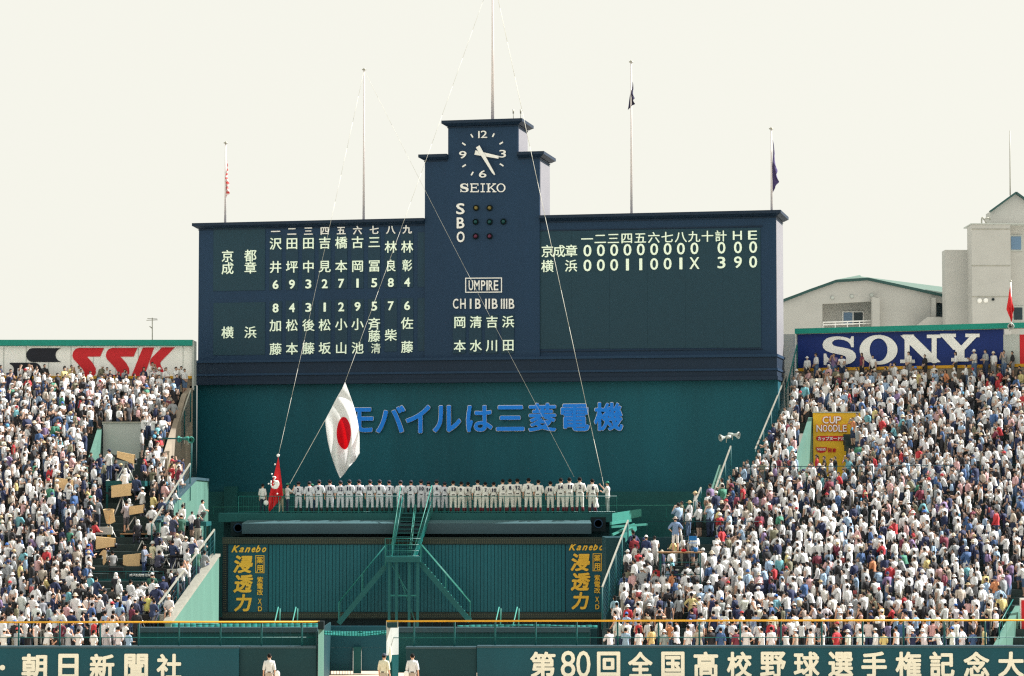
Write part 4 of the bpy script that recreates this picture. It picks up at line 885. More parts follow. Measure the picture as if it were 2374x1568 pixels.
def disc_mat():
    m = mat('flag_white_cloth', (250, 250, 250), .8, .02, 5); n = m.node_tree; b = n.nodes['Principled BSDF']
    uv = n.nodes.new('ShaderNodeUVMap'); uv.uv_map = 'UVMap'
    mp = n.nodes.new('ShaderNodeMapping'); mp.inputs['Location'].default_value = (-.5 * 1.36, -.47 * 1.25, 0); mp.inputs['Scale'].default_value = (1.36, 1.25, 1); n.links.new(uv.outputs[0], mp.inputs[0])
    ln = n.nodes.new('ShaderNodeVectorMath'); ln.operation = 'LENGTH'; n.links.new(mp.outputs[0], ln.inputs[0])
    lt = n.nodes.new('ShaderNodeMath'); lt.operation = 'LESS_THAN'; lt.inputs[1].default_value = .30; n.links.new(ln.outputs['Value'], lt.inputs[0])
    mx = n.nodes.new('ShaderNodeMix'); mx.data_type = 'RGBA'; n.links.new(lt.outputs[0], mx.inputs['Factor'])
    src = b.inputs['Base Color'].links[0].from_socket; n.links.new(src, mx.inputs['A']); mx.inputs['B'].default_value = lin((230, 34, 54)) + (1,)
    n.links.new(mx.outputs['Result'], b.inputs['Base Color'])
    tr = n.nodes.new('ShaderNodeBsdfTranslucent'); n.links.new(mx.outputs['Result'], tr.inputs['Color']); ms = n.nodes.new('ShaderNodeMixShader'); ms.inputs[0].default_value = .45
    n.links.new(b.outputs[0], ms.inputs[1]); n.links.new(tr.outputs[0], ms.inputs[2]); n.links.new(ms.outputs[0], n.nodes['Material Output'].inputs[0])
    return m
DF = 151.5
px = (P(1001, 1000, DF).x - P(1000, 1000, DF).x)
def fc(u, v): return Vector((px * (10 * math.sin(math.pi * u) * (1 - v) - 9 * math.sin(math.pi * u) * v * (1 - .3 * u)) , 0, px * (-14 * math.sin(math.pi * u) * (1 - v) * .3)))
cloth([P(800, 886, DF), P(754, 974, DF), P(789, 1110, DF), P(835, 1052, DF)], 60, 48, 1.9, .27, 'national_flag', disc_mat(), 'white flag with a red disc hanging below the rope before the teal wall', curve=fc)
rf = cloth([P(645, 1058, 149.9), P(622, 1160, 149.9), P(623, 1190, 149.9), P(657, 1150, 149.9)], 20, 20, 1.6, .12, 'red_flag', M['redc'], 'small red flag with white emblem gathered by the men at the platform edge')
cr = crop(900, 1400, 2.8517)
FL = Plane((0, 149.6, 0), 0)
def fl(l): return [FL.hit(*cr(x, y), 0) for x, y in l]
g = G().path(fl([(335, 1088), (372, 1092), (350, 1130), (378, 1135), (345, 1165)]), .035).path(fl([(322, 1130), (318, 1170), (335, 1205), (365, 1215)]), .035).path(fl([(360, 1150), (398, 1135)]), .05).ball(fl([(385, 1165)])[0], (.13, .02, .2)).ball(fl([(372, 1195)])[0], (.14, .02, .13)).ball(fl([(397, 862)])[0], (.09, .03, .09))
for q in ((362, 957), (330, 1060), (295, 1165), (388, 1270)): g.ball(fl([q])[0], (.05, .03, .05), 6, 4)
off = OFF[rf.name]; g_ = g; o = g_.build('emblem', M['white'], rf)
def hangflag(pole, X0, X1, Yt, Yb, label, rgb, w=.8, side=1, alt=None):
    h = 6160 / 160; t = B.hit(X0, Yt, -1.5); b = B.hit(X0, Yb, -1.5)
    A = Vector((pole.x + .08 * side, pole.y, t.z)); x1 = B.hit(X1, Yb, -1.5).x; x0 = B.hit(X0, Yb, -1.5).x
    C = Vector((x1, pole.y - .1, b.z + (t.z - b.z) * .2)); Bq_ = Vector((x0, pole.y + .1, b.z))
    D = Vector((pole.x + (x1 - pole.x) * .45, pole.y - .05, t.z - (t.z - b.z) * .45))
    m = mat('flag_cloth', rgb, .8, .1, 6)
    if alt:
        n = m.node_tree; wv = n.nodes.new('ShaderNodeTexWave'); wv.inputs['Scale'].default_value = 1.1; wv.inputs['Distortion'].default_value = 4; tc = n.nodes.new('ShaderNodeTexCoord'); wv.bands_direction = 'Z'
        n.links.new(tc.outputs['Object'], wv.inputs['Vector']); mx = n.nodes.new('ShaderNodeMix'); mx.data_type = 'RGBA'; n.links.new(wv.outputs['Fac'], mx.inputs['Factor'])
        mx.inputs['A'].default_value = lin(rgb) + (1,); mx.inputs['B'].default_value = lin(alt) + (1,); n.links.new(mx.outputs['Result'], n.nodes['Principled BSDF'].inputs['Base Color'])
    return cloth([A, Bq_, C, D], 10, 16, 1.5, .08, 'flag', m, label)
hangflag(p1, 520, 531, 371, 468, 'limp red and white flag on the leftmost scoreboard flagpole', (214, 60, 60), alt=(232, 226, 224))
hangflag(p1, 523, 516, 395, 462, 'pale pink back fold of the limp flag on the leftmost flagpole', (226, 150, 150), alt=(236, 226, 226)) if False else None
hangflag(p4, 1456, 1471, 190, 255, 'limp dark navy flag on the tall pole right of the clock tower', (40, 36, 66))
hangflag(p4, 1463, 1472, 188, 240, 'limp maroon flag fold', (140, 60, 76)) if False else None
hangflag(p5, 1792, 1805, 324, 447, 'limp purple flag on the short pole at the right end of the scoreboard', (76, 66, 112))
a = P(2345, 756, 153.7); t = thing('flagpole', 'small white flagpole above the right end of the blue billboard', 'flagpole', a)
G().tube(a, P(2343, 652, 153.7), .045, n=8).build('pole', M['white'], t); c = P(2343, 652, 153.7); G().ball(c, .07, 8, 6).build('finial', M['steel'], t)
cloth([P(2342, 664, 153.6), P(2333, 717, 153.6), P(2345, 748, 153.6), P(2350, 718, 153.6)], 12, 12, 1.5, .08, 'flag', (lambda: (mat('red_white_flag', (214, 50, 54), .8, .15, 3)))(), 'red flag hanging on the small pole above the blue billboard')
def rope(a, b, label, r=.014, sag=.0, tie='rope'):
    a, b = Vector(a), Vector(b); n = 14; pts = []
    for k in range(n + 1): f = k / n; p = a.lerp(b, f); p.z -= sag * 4 * f * (1 - f); pts.append(p)
    return solo(G().path(pts, r, 5), 'rope', M['rope'], label, 'rope', 'flag ropes')
rope(p2, P(645, 1058, 149.9), 'rope from the bare tall pole down to the red flag', .009, .1)
rope(p3, P(800, 886, DF), 'rope from the tallest pole down to the top of the white flag', .009, .1)
rope(P(754, 974, DF), P(672, 1122, 150.2), 'lower rope from the white flag to the men at the left of the platform', .015)
rope(p2, P(1331, 1106, 151.2), 'thin rope from the bare tall pole slanting down behind the right players', .008, .15)
rope(p3, P(1396, 1107, 150.2), 'bright rope from the tallest pole to the man at the right of the platform', .014, .1)
rope(P(1396, 1107, 150.2), P(1404, 1150, 150.3), 'loose rope tail below the hands of the man at the right', .014)

# ================================================================ PEOPLE
SEG = ['head', 'neck', 'torso', 'uarm', 'farm', 'hand', 'pelvis', 'thigh', 'shin', 'foot']
def joints(pose, female=False):
    lean = .0; J = {}
    z0 = 0.0; hipy = 0
    if pose == 'sit': z0 = -.45
    if pose == 'crouch': z0 = -.50
    ty = {'lean': .16, 'sit': .05, 'crouch': .14}.get(pose, 0)
    hz = {'lean': -.08, 'crouch': -.06}.get(pose, 0)
    J['pel'] = (0, 0, .96 + z0); J['wai'] = (0, ty * .4, 1.09 + z0); J['che'] = (0, ty * .8, 1.28 + z0 + hz * .4); J['uch'] = (0, ty, 1.40 + z0 + hz * .7)
    J['nkb'] = (0, ty * 1.1, 1.47 + z0 + hz); J['nk'] = (0, ty * 1.2 + .01, 1.535 + z0 + hz); J['hd1'] = (0, ty * 1.25 + .02, 1.60 + z0 + hz); J['hd2'] = (0, ty * 1.25 + .015, 1.685 + z0 + hz)
    arms = {
        'stand': [((.235, -.01, 1.13), (.25, .05, .88))] * 2,
        'fold': [((.235, .04, 1.14), (-.02, .22, 1.16)), ((.235, .04, 1.14), (-.02, .25, 1.12))],
        'clasp': [((.245, .03, 1.14), (.05, .2, .95))] * 2,
        'shade': [((.30, .20, 1.40), (.10, .20, 1.64)), ((.235, 0, 1.13), (.24, .08, .89))],
        'photo': [((.22, .20, 1.22), (.06, .22, 1.56))] * 2,
        'hips': [((.37, -.05, 1.19), (.19, .04, 1.03))] * 2,
        'lean': [((.22, .30, 1.12), (.16, .48, 1.08))] * 2,
        'behind': [((.245, -.09, 1.15), (.05, -.17, .99))] * 2,
        'rope': [((.20, .22, 1.25), (.06, .42, 1.52)), ((.20, .2, 1.15), (.04, .40, 1.22))],
        'work': [((.24, .16, 1.16), (.14, .38, 1.22)), ((.24, .14, 1.14), (.10, .36, 1.10))],
        'sit': [((.24, .10, .70), (.16, .34, .62))] * 2, 'crouch': [((.24, .24, .66), (.12, .42, .62))] * 2,
        'walk': [((.24, .08, 1.14), (.23, .22, .94)), ((.24, -.10, 1.14), (.25, -.08, .88))],
    }[pose]
    for i, s in enumerate((1, -1)):
        k = 'RL'[i]; e, w = arms[i]
        J['sh' + k] = (s * .165, ty, 1.415 + z0 + hz * .7)
        J['el' + k] = (s * e[0], e[1], e[2]); J['wr' + k] = (s * w[0], w[1], w[2])
        ex = Vector(J['wr' + k]) - Vector(J['el' + k]); ex.normalize(); h = Vector(J['wr' + k]) + ex * .08; J['ha' + k] = tuple(h)
        if pose == 'sit': J['hi' + k] = (s * .09, .02, .49); J['kn' + k] = (s * .13, .44, .50); J['an' + k] = (s * .13, .46, .09)
        elif pose == 'crouch': J['hi' + k] = (s * .09, 0, .42); J['kn' + k] = (s * .16, .36, .52); J['an' + k] = (s * .13, .08, .09)
        elif pose == 'walk': J['hi' + k] = (s * .09, 0, .90); J['kn' + k] = (s * .10, .12 * s + .02, .50); J['an' + k] = (s * .10, .16 * s - .05, .09)
        else: J['hi' + k] = (s * .09, 0, .90); J['kn' + k] = (s * .11, .02, .50); J['an' + k] = (s * .13, -.02, .09)
        a = J['an' + k]; J['to' + k] = (a[0] + s * .02, a[1] + .15, .045)
    return J
RAD = dict(pel=(.155, .115), wai=(.135, .10), che=(.155, .115), uch=(.15, .10), nkb=(.065, .065), nk=(.052, .052), hd1=(.078, .092), hd2=(.082, .095),
           sh=(.065, .065), el=(.044, .044), wr=(.03, .028), ha=(.042, .022), hi=(.095, .1), kn=(.062, .062), an=(.042, .045), to=(.045, .035))
def figure(pose, level=1, female=False, fingers=False):
    """one continuous body grown along its skeleton; returns verts, faces, region per vertex, joints"""
    J = joints(pose); names = list(J); idx = {n: i for i, n in enumerate(names)}; V = [Vector(J[n]) for n in names]; rad = []
    for n in names:
        r = RAD.get(n) or RAD[n[:2]]
        if female: r = {'wai': (.115, .09), 'che': (.14, .115), 'uch': (.125, .09), 'pel': (.155, .12), 'sh': (.055, .055), 'el': (.036, .036)}.get(n, {'sh': (.055, .055), 'el': (.036, .036)}.get(n[:2], r))
        rad.append(r)
    E = [('pel', 'wai'), ('wai', 'che'), ('che', 'uch'), ('uch', 'nkb'), ('nkb', 'nk'), ('nk', 'hd1'), ('hd1', 'hd2')]
    reg = {0: 'torso', 1: 'torso', 2: 'torso', 3: 'torso', 4: 'neck', 5: 'head', 6: 'head'}; R_ = [reg[i] for i in range(7)]
    for k in 'RL':
        E += [('uch', 'sh' + k), ('sh' + k, 'el' + k), ('el' + k, 'wr' + k), ('wr' + k, 'ha' + k), ('pel', 'hi' + k), ('hi' + k, 'kn' + k), ('kn' + k, 'an' + k), ('an' + k, 'to' + k)]
        R_ += ['torso', 'uarm', 'farm', 'hand', 'pelvis', 'thigh', 'shin', 'foot']
    EI = [(idx[a], idx[b]) for a, b in E]
    if fingers:
        for k in 'RL':
            w, h = Vector(J['wr' + k]), Vector(J['ha' + k]); d = (h - w).normalized(); s = Vector((0, 1, 0)) if abs(d.y) < .7 else Vector((0, 0, 1)); s = (s - d * s.dot(d)).normalized(); inn = Vector((-1 if k == 'R' else 1, 0, 0))
            for q, (o_, ln) in enumerate(((.030, .070), (.010, .080), (-.010, .075), (-.030, .058))):
                a = h + s * o_ + d * .01; b = a + d * ln * .55 + inn * .006; c = b + d * ln * .45 + inn * .02
                i0 = len(V); V += [a, b, c]; rad += [(.012, .012), (.010, .010), (.008, .008)]; EI += [(idx['ha' + k], i0), (i0, i0 + 1), (i0 + 1, i0 + 2)]; R_ += ['hand'] * 3
            a = w + d * .03 + s * .035; b = a + d * .035 + s * .02; i0 = len(V); V += [a, b]; rad += [(.013, .013), (.010, .010)]; EI += [(idx['wr' + k], i0), (i0, i0 + 1)]; R_ += ['hand'] * 2
    me = bpy.data.meshes.new('f'); me.from_pydata([tuple(v) for v in V], EI, []); o = bpy.data.objects.new('f', me); COL.objects.link(o)
    sk = o.modifiers.new('s', 'SKIN'); sk.use_smooth_shade = True
    bm = bmesh.new(); bm.from_mesh(me); lay = bm.verts.layers.skin.verify(); bm.verts.ensure_lookup_table()
    for i, v in enumerate(bm.verts): v[lay].radius = rad[i]; v[lay].use_root = (i == 0)
    bm.to_mesh(me); bm.free()
    if level: sb_ = o.modifiers.new('u', 'SUBSURF'); sb_.levels = level
    ev = bpy.data.meshes.new_from_object(o.evaluated_get(bpy.context.evaluated_depsgraph_get()))
    bpy.data.objects.remove(o); bpy.data.meshes.remove(me)
    vs = np.zeros(len(ev.vertices) * 3); ev.vertices.foreach_get('co', vs); vs = vs.reshape(-1, 3)
    nr = np.zeros(len(ev.vertices) * 3); ev.vertices.foreach_get('normal', nr); nr = nr.reshape(-1, 3)
    fs = [tuple(p.vertices) for p in ev.polygons]; bpy.data.meshes.remove(ev)
    best = np.full(len(vs), 1e9); rg = np.zeros(len(vs), int)
    for (a, b), name in zip(EI, R_):
        A_, B_ = np.array(V[a]), np.array(V[b]); ab = B_ - A_; t = np.clip(((vs - A_) @ ab) / max(1e-9, ab @ ab), 0, 1); dist = np.linalg.norm(vs - (A_ + t[:, None] * ab), axis=1)
        dist = dist - (sum(rad[a]) / 2 * (1 - t) + sum(rad[b]) / 2 * t) * .95
        m_ = dist < best; best[m_] = dist[m_]; rg[m_] = SEG.index(name)
    # a collar line between neck and head, and pelvis counts as trousers below the waist
    ez = J['pel'][2]; m_ = (rg == SEG.index('torso')) & (vs[:, 2] < ez - .03); rg[m_] = SEG.index('pelvis')
    return vs, nr, fs, rg, J
def hat_geo(kind, J, lod=1):
    c = Vector(J['hd2']); c = Vector((c.x, c.y - .004, c.z - .01)); g = G(); s, r_ = (12, 8) if lod else (8, 5)
    if kind == 'hair': g.ball(c, (.092, .106, .108), s, r_, keep=lambda q: q.z > .005 + .45 * q.y or (q.y < .022 and q.z > -.085))
    elif kind == 'long':
        g.ball(c, (.094, .108, .108), s, r_, keep=lambda q: q.z > .02 + .4 * q.y or q.y < .0)
        g.ball(c + Vector((0, -.045, -.15)), (.085, .06, .15), s, r_)
    elif kind == 'pony':
        g.ball(c, (.092, .106, .108), s, r_, keep=lambda q: q.z > .005 + .45 * q.y or (q.y < .022 and q.z > -.085)); g.ball(c + Vector((0, -.12, -.10)), (.03, .035, .11), 6, 5)
    elif kind == 'towel':
        g.ball(c, (.104, .116, .116), s, r_, keep=lambda q: q.y < .055 or q.z > .055); g.ball(c + Vector((0, -.05, -.16)), (.12, .06, .12), s, r_)
    elif kind in ('cap', 'capback'):
        g.ball(c + Vector((0, 0, .012)), (.098, .112, .105), s, r_, keep=lambda q: q.z > -.012); f = 1 if kind == 'cap' else -1
        y = .09 * f; zz = c.z + .008
        g.hexa([(c.x - .075, c.y + y, zz), (c.x + .075, c.y + y, zz), (c.x + .05, c.y + y + .09 * f, zz - .025), (c.x - .05, c.y + y + .09 * f, zz - .025)], [(c.x - .075, c.y + y, zz + .012), (c.x + .075, c.y + y, zz + .012), (c.x + .05, c.y + y + .09 * f, zz - .015), (c.x - .05, c.y + y + .09 * f, zz - .015)])
    else:
        w = .185 if kind == 'straw' else .155; g.ball(c + Vector((0, 0, .015)), (.1, .112, .10), s, r_, keep=lambda q: q.z > -.012)
        n = 14 if lod else 10; i = len(g.v)
        for rr, zz in ((.098, .008), (w, -.028 if kind != 'straw' else -.006)):
            for k in range(n): a = 2 * math.pi * k / n; g.v.append(c + Vector((rr * math.cos(a), rr * 1.08 * math.sin(a), zz)))
        for k in range(n): g.f.append((i + k, i + (k + 1) % n, i + n + (k + 1) % n, i + n + k)); g.sm.append(True)
    if not lod:      # the coarse bodies have squarer heads
        g.v = [c + Vector(((v.x - c.x) * 1.03, (v.y - c.y) * 1.03, (v.z - c.z) * 1.03)) for v in g.v]
    return g
_fig = {}
def fig(pose, level, female=False, fingers=False):
    k = (pose, level, female, fingers)
    if k not in _fig: _fig[k] = figure(*k)
    return _fig[k]
def sub_mesh(vs, nr, fs, mask, push, name, m, need=4):
    ids = [f for f in fs if sum(bool(mask[i]) for i in f) >= min(need, len(f))]; used = sorted({i for f in ids for i in f}); mp = {k: i for i, k in enumerate(used)}
    co = vs[used] + nr[used] * push; me = bpy.data.meshes.new(name); me.from_pydata(co.tolist(), [], [tuple(mp[i] for i in f) for f in ids])
    me.polygons.foreach_set('use_smooth', [True] * len(me.polygons)); me.materials.append(m); return me
_kit = {}
def kit(pose, female, sleeve, legs, hat, tuck=False):
    """shared meshes for a person: body, shirt, trousers, shoes, headwear, face"""
    vs, nr, fs, rg, J = fig(pose, 1, female, True); S = lambda *n: np.isin(rg, [SEG.index(q) for q in n])
    key = ('b', pose, female)
    if key not in _kit:
        me = bpy.data.meshes.new('body'); me.from_pydata(vs.tolist(), [], fs); me.polygons.foreach_set('use_smooth', [True] * len(fs)); me.materials.append(M['skin']); _kit[key] = me
    ks = ('s', pose, female, sleeve, tuck)
    if ks not in _kit:
        regs = ['torso', 'pelvis'] + {'none': [], 'short': ['uarm'], 'long': ['uarm', 'farm']}[sleeve]
        m_ = S(*regs) & (vs[:, 2] > J['pel'][2] - .08)
        if sleeve != 'none': m_ = m_ & ~S('hand', 'head')
        if tuck: m_ = m_ & (vs[:, 2] > J['pel'][2] + .03)
        if sleeve == 'short':
            el = {k: np.array(J['el' + k]) for k in 'RL'}; sh = {k: np.array(J['sh' + k]) for k in 'RL'}
        if sleeve == 'none': m_ = m_ & (np.abs(vs[:, 0]) < .17)
        _kit[ks] = sub_mesh(vs, nr, fs, m_, .024, 'shirt', M['cloth'], 2 if sleeve != 'none' else 3)
    kl = ('l', pose, female, legs)
    if kl not in _kit:
        m_ = S('pelvis', 'thigh') if legs == 'shorts' else S('pelvis', 'thigh', 'shin'); _kit[kl] = sub_mesh(vs, nr, fs, m_ & (vs[:, 2] < J['pel'][2] + .08), .012, 'trousers' if legs != 'shorts' else 'shorts', M['cloth'], 2)
    kf = ('f', pose, female)
    if kf not in _kit: _kit[kf] = sub_mesh(vs, nr, fs, S('foot'), .008, 'shoes', M['shoe'])
    kh = ('h', pose, hat)
    if kh not in _kit: _kit[kh] = hat_geo(hat, J).mesh('hair' if hat in ('hair', 'long', 'pony') else 'hat', Vector((0, 0, 0)), M['hair'] if hat in ('hair', 'long', 'pony') else M['cloth'])
    ku = ('u', pose)
    if ku not in _kit: _kit[ku] = hat_geo('hair', J).mesh('hair', Vector((0, 0, 0)), M['hair'])
    kc = ('c', pose)
    if kc not in _kit:
        c = Vector(J['hd2']); g = G()
        for s in (-1, 1): g.ball(c + Vector((s * .03, .088, -.035)), (.012, .008, .007), 6, 4)
        g.ball(c + Vector((0, .094, -.108)), (.024, .008, .006), 6, 4)
        for s in (-1, 1): g.ball(c + Vector((s * .03, .09, -.018)), (.016, .008, .004), 6, 4)
        _kit[kc] = g.mesh('face', Vector((0, 0, 0)), M['hair'])
        g = G().ball(c + Vector((0, .10, -.065)), (.012, .016, .024), 6, 5)
        for s in (-1, 1): g.ball(c + Vector((s * .083, .0, -.055)), (.012, .02, .03), 6, 5)
        _kit[('n', pose)] = g.mesh('nose_and_ears', Vector((0, 0, 0)), M['skin'])
    return _kit[key], _kit[ks], _kit[kl], _kit[kf], _kit[kh], _kit[ku], _kit[kc], _kit[('n', pose)], J
def person(loc, yaw, pose, label, group, shirt, trousers, hat='hair', hatcol=(.8, .8, .78), sleeve='short', legs='long', height=1.7, female=False, cat='person', striped=False, tuck=False):
    b, s, l, f, h, u, fc_, nz_, J = kit(pose, female, sleeve, legs, hat, tuck)
    o = bpy.data.objects.new('person', b); COL.objects.link(o); o.location = loc; o.rotation_euler = (0, 0, yaw); k = height / 1.785; o.scale = (k * random.uniform(.92, 1.02), k * random.uniform(.93, 1.02), k)
    tag(o, label, cat, group); OFF[o.name] = Vector((0, 0, 0))
    def ch(name, me, col=None, m=None):
        c = bpy.data.objects.new(name, me); COL.objects.link(c); c.parent = o; OFF[c.name] = Vector((0, 0, 0))
        if col is not None: c.color = tuple(col) + (1,)
        if m: c.material_slots[0].link = 'OBJECT'; c.material_slots[0].material = m
        return c
    ch('shirt', s, shirt, M['striped'] if striped else None)
    ch('shorts' if legs == 'shorts' else 'trousers', l, trousers); ch('shoes', f)
    if hat in ('hair', 'long', 'pony'): ch('hair', h)
    else: ch('hair', u); ch({'cap': 'cap', 'capback': 'cap', 'towel': 'head_towel', 'straw': 'straw_hat'}.get(hat, 'sun_hat'), h, hatcol)
    ch('face', fc_)['kind'] = 'stuff'; ch('nose_and_ears', nz_)['kind'] = 'stuff'
    return o, J, k
def backnum(o, num, k, pose='clasp'):
    for i, ch in enumerate(num):
        me, a0, a1, b0, b1, byM = glyph(ch, .03, .01)
        if 'ink' not in byM: m2 = me.copy(); m2.materials.append(M['ink']); byM['ink'] = m2
        c = bpy.data.objects.new('back_number', byM['ink']); COL.objects.link(c); c.parent = o
        w, h = .115, .21; n = len(num); x = (i - (n - 1) / 2) * .125; sx, sy = w / (a1 - a0) * (.5 if ch == '1' else 1), h / (b1 - b0)
        c.scale = (sx, sy, 1); c.rotation_euler = (math.pi / 2, 0, 0); c.location = (x - sx * (a0 + a1) / 2, -.142, 1.20 - sy * b0)

WHT = [(.78, .78, .76), (.82, .80, .76), (.72, .74, .78), (.80, .80, .80)]
# ---- players
cp = crop(800, 1700, 1.4838)
plx = [467, 527, 581, 641, 700, 749, 803, 864, 917, 970, 1033, 1091, 1147, 1188, 1233, 1278, 1325, 1370, 1407, 1461, 1503, 1550, 1600, 1640, 1681, 1743, 1797, 1864, 1922, 1970, 2027, 2097]
ply = [135, 134, 126, 125, 130, 125, 125, 125, 125, 128, 128, 128, 125, 133, 125, 137, 130, 135, 137, 125, 137, 137, 122, 120, 118, 115, 125, 133, 115, 112, 110, 120]
num = ['2', '1', '9', '15', '12', '11', '16', '13', '8', '7', '3', '5', '10', '14', '6', '4', '13', '9', '4', '15', '7', '10', '5', '8', '12', '3', '1', '16', '14', '11', '2', '6']
poses = ['clasp', 'stand', 'clasp', 'clasp', 'behind', 'stand', 'clasp', 'hips']
for i, (x, y, nn) in enumerate(zip(plx, ply, num)):
    X, _ = cp(x, 0); left = i < 16; d = DP + (.25 if i % 3 else .45) + (.3 if i in (13, 18) else 0); h = (314 - y) / 180 * 1.80
    ps = poses[(i * 5 + 2) % 6] if i not in (4, 9) else 'behind'; ps = 'clasp' if ps == 'behind' else ps
    W = ['zero', 'one', 'two', 'three', 'four', 'five', 'six', 'seven', 'eight', 'nine', 'ten', 'eleven', 'twelve', 'thirteen', 'fourteen', 'fifteen', 'sixteen']
    OW = ['first', 'second', 'third', 'fourth', 'fifth', 'sixth', 'seventh', 'eighth', 'ninth', 'tenth', 'eleventh', 'twelfth', 'thirteenth', 'fourteenth', 'fifteenth', 'sixteenth']
    lab = ('player numbered %s in grey, red collar, dark cap, %s of grey team from left' if left else 'bareheaded player numbered %s in cream with maroon socks, %s of cream team from left') % (W[int(nn)], OW[i % 16])
    o, J, k = person((P(X, 1190, d).x, d, zP), R(random.uniform(-15, 15)), ps, lab, 'players lined up on the platform', (.76, .78, .84) if left else (.88, .87, .82), (.70, .72, .78) if left else (.86, .85, .78), 'cap' if left else 'hair', (.03, .03, .05), 'short', 'long', h, tuck=True)
    o.scale = (k * 1.12, k * 1.05, k); backnum(o, nn, k)
    g = G().tube((0, 0, .985), (0, 0, 1.025), .17, .165, 14); g.v = [Vector((v.x, v.y * .78, v.z)) for v in g.v]; c = g.mesh('belt', Vector((0, 0, 0)), M['blk']); q = bpy.data.objects.new('belt', c); COL.objects.link(q); q.parent = o
    if left:
        c = G().tube((0, .005, 1.455), (0, .012, 1.53), .075, .064, 12).mesh('collar', Vector((0, 0, 0)), M['redc']); q = bpy.data.objects.new('collar', c); COL.objects.link(q); q.parent = o
    for s in (-1, 1):
        c = G().tube((s * .135, -.02, .06), (s * .125, -.01, .30), .062, .068, 8).mesh('sock', Vector((0, 0, 0)), M['shoe'] if left else mat_sock) if (left or 'mat_sock' in globals()) else None
        if c is None:
            mat_sock = mat('maroon_sock', (96, 34, 44), .9, .1, 10); c = G().tube((s * .135, -.02, .06), (s * .125, -.01, .30), .062, .068, 8).mesh('sock', Vector((0, 0, 0)), mat_sock)
        q = bpy.data.objects.new('sock', c); COL.objects.link(q); q.parent = o
# stools/chairs by the bats: low stands seen between the players' legs
OFFI = 'officials raising the flags'
def plat(x, yaw, pose, label, shirt, tro, hat, hc, h=1.68, dd=.3, **k): X, _ = cp(x, 0); return person((P(X, 1190, DP + dd).x, DP + dd, zP), yaw, pose, label, OFFI, shirt, tro, hat, hc, height=h, **k)
o, J, k = plat(268, R(-25), 'stand', 'official in white shirt and navy trousers holding a white helmet, left end of the platform', (.8, .8, .78), (.02, .03, .06), 'hair', None, 1.66, dd=.1)
c = P(*cp(288, 266), DP - .1); hb = G().ball(c, (.15, .15, .15), 14, 10); solo(hb, 'helmet', M['white'], 'round white helmet hanging from the official at the left end of the platform', 'helmet')
plat(370, R(160), 'work', 'official in green cap and khaki uniform holding the red flag', (.20, .34, .22), (.52, .47, .34), 'cap', (.03, .16, .10), 1.66, dd=.5)
plat(405, R(-60), 'rope', 'official in green cap, white shirt and navy trousers beside the khaki one', (.8, .8, .78), (.03, .04, .09), 'cap', (.05, .25, .16), 1.70, dd=.3)
plat(543, R(-20), 'stand', 'helper in green cap standing behind the players numbered 1 and 9', (.75, .76, .74), (.04, .06, .16), 'cap', (.05, .25, .16), 1.66, dd=1.3)
plat(2182, R(70), 'rope', 'man in green cap, white vest and grey trousers pulling a rope at the right end', (.78, .76, .72), (.26, .32, .30), 'cap', (.03, .26, .18), 1.80, dd=.3)
plat(2120, R(40), 'crouch', 'helper in white crouching behind the rightmost player number 6', (.78, .76, .74), (.04, .05, .1), 'hair', None, 1.65, dd=1.0)
# ---- men on the field
for X, yaw, lab, sh, tr, hat, hc in ((624, R(4), 'man in white shirt and beige trousers on the field, leftmost of three', (.82, .82, .82), (.50, .43, .36), 'hair', None), (890, R(-28), 'man in cream shirt and dark cap on the field by the gate post', (.80, .76, .58), (.52, .46, .38), 'cap', (.04, .05, .08)), (956, R(-2), 'man in white shirt and beige trousers on the field right of the gate', (.82, .82, .84), (.50, .42, .36), 'hair', None)):
    o, J, k = person((P(X, 1600, 111.5).x, 111.5, .002), yaw, 'stand', lab, 'men standing on the field before the wall', sh, tr, hat, hc, height=1.77, tuck=True)
    g = G().tube((0, 0, .985), (0, 0, 1.025), .17, .165, 14); g.v = [Vector((v.x, v.y * .78, v.z)) for v in g.v]; q = bpy.data.objects.new('belt', g.mesh('belt', Vector((0, 0, 0)), M['shoe'])); COL.objects.link(q); q.parent = o
for X, lab in ((643, 'white cap held in the hand of the leftmost man on the field'), (942, 'white cap held by the man right of the gate')):
    c = P(X, 1564, 111.4); solo(G().ball(c, (.11, .07, .16), 12, 8).ball(c + Vector((.03, 0, -.12)), (.10, .05, .03), 10, 6), 'cap', M['white'], lab, 'cap', 'white caps held on the field')

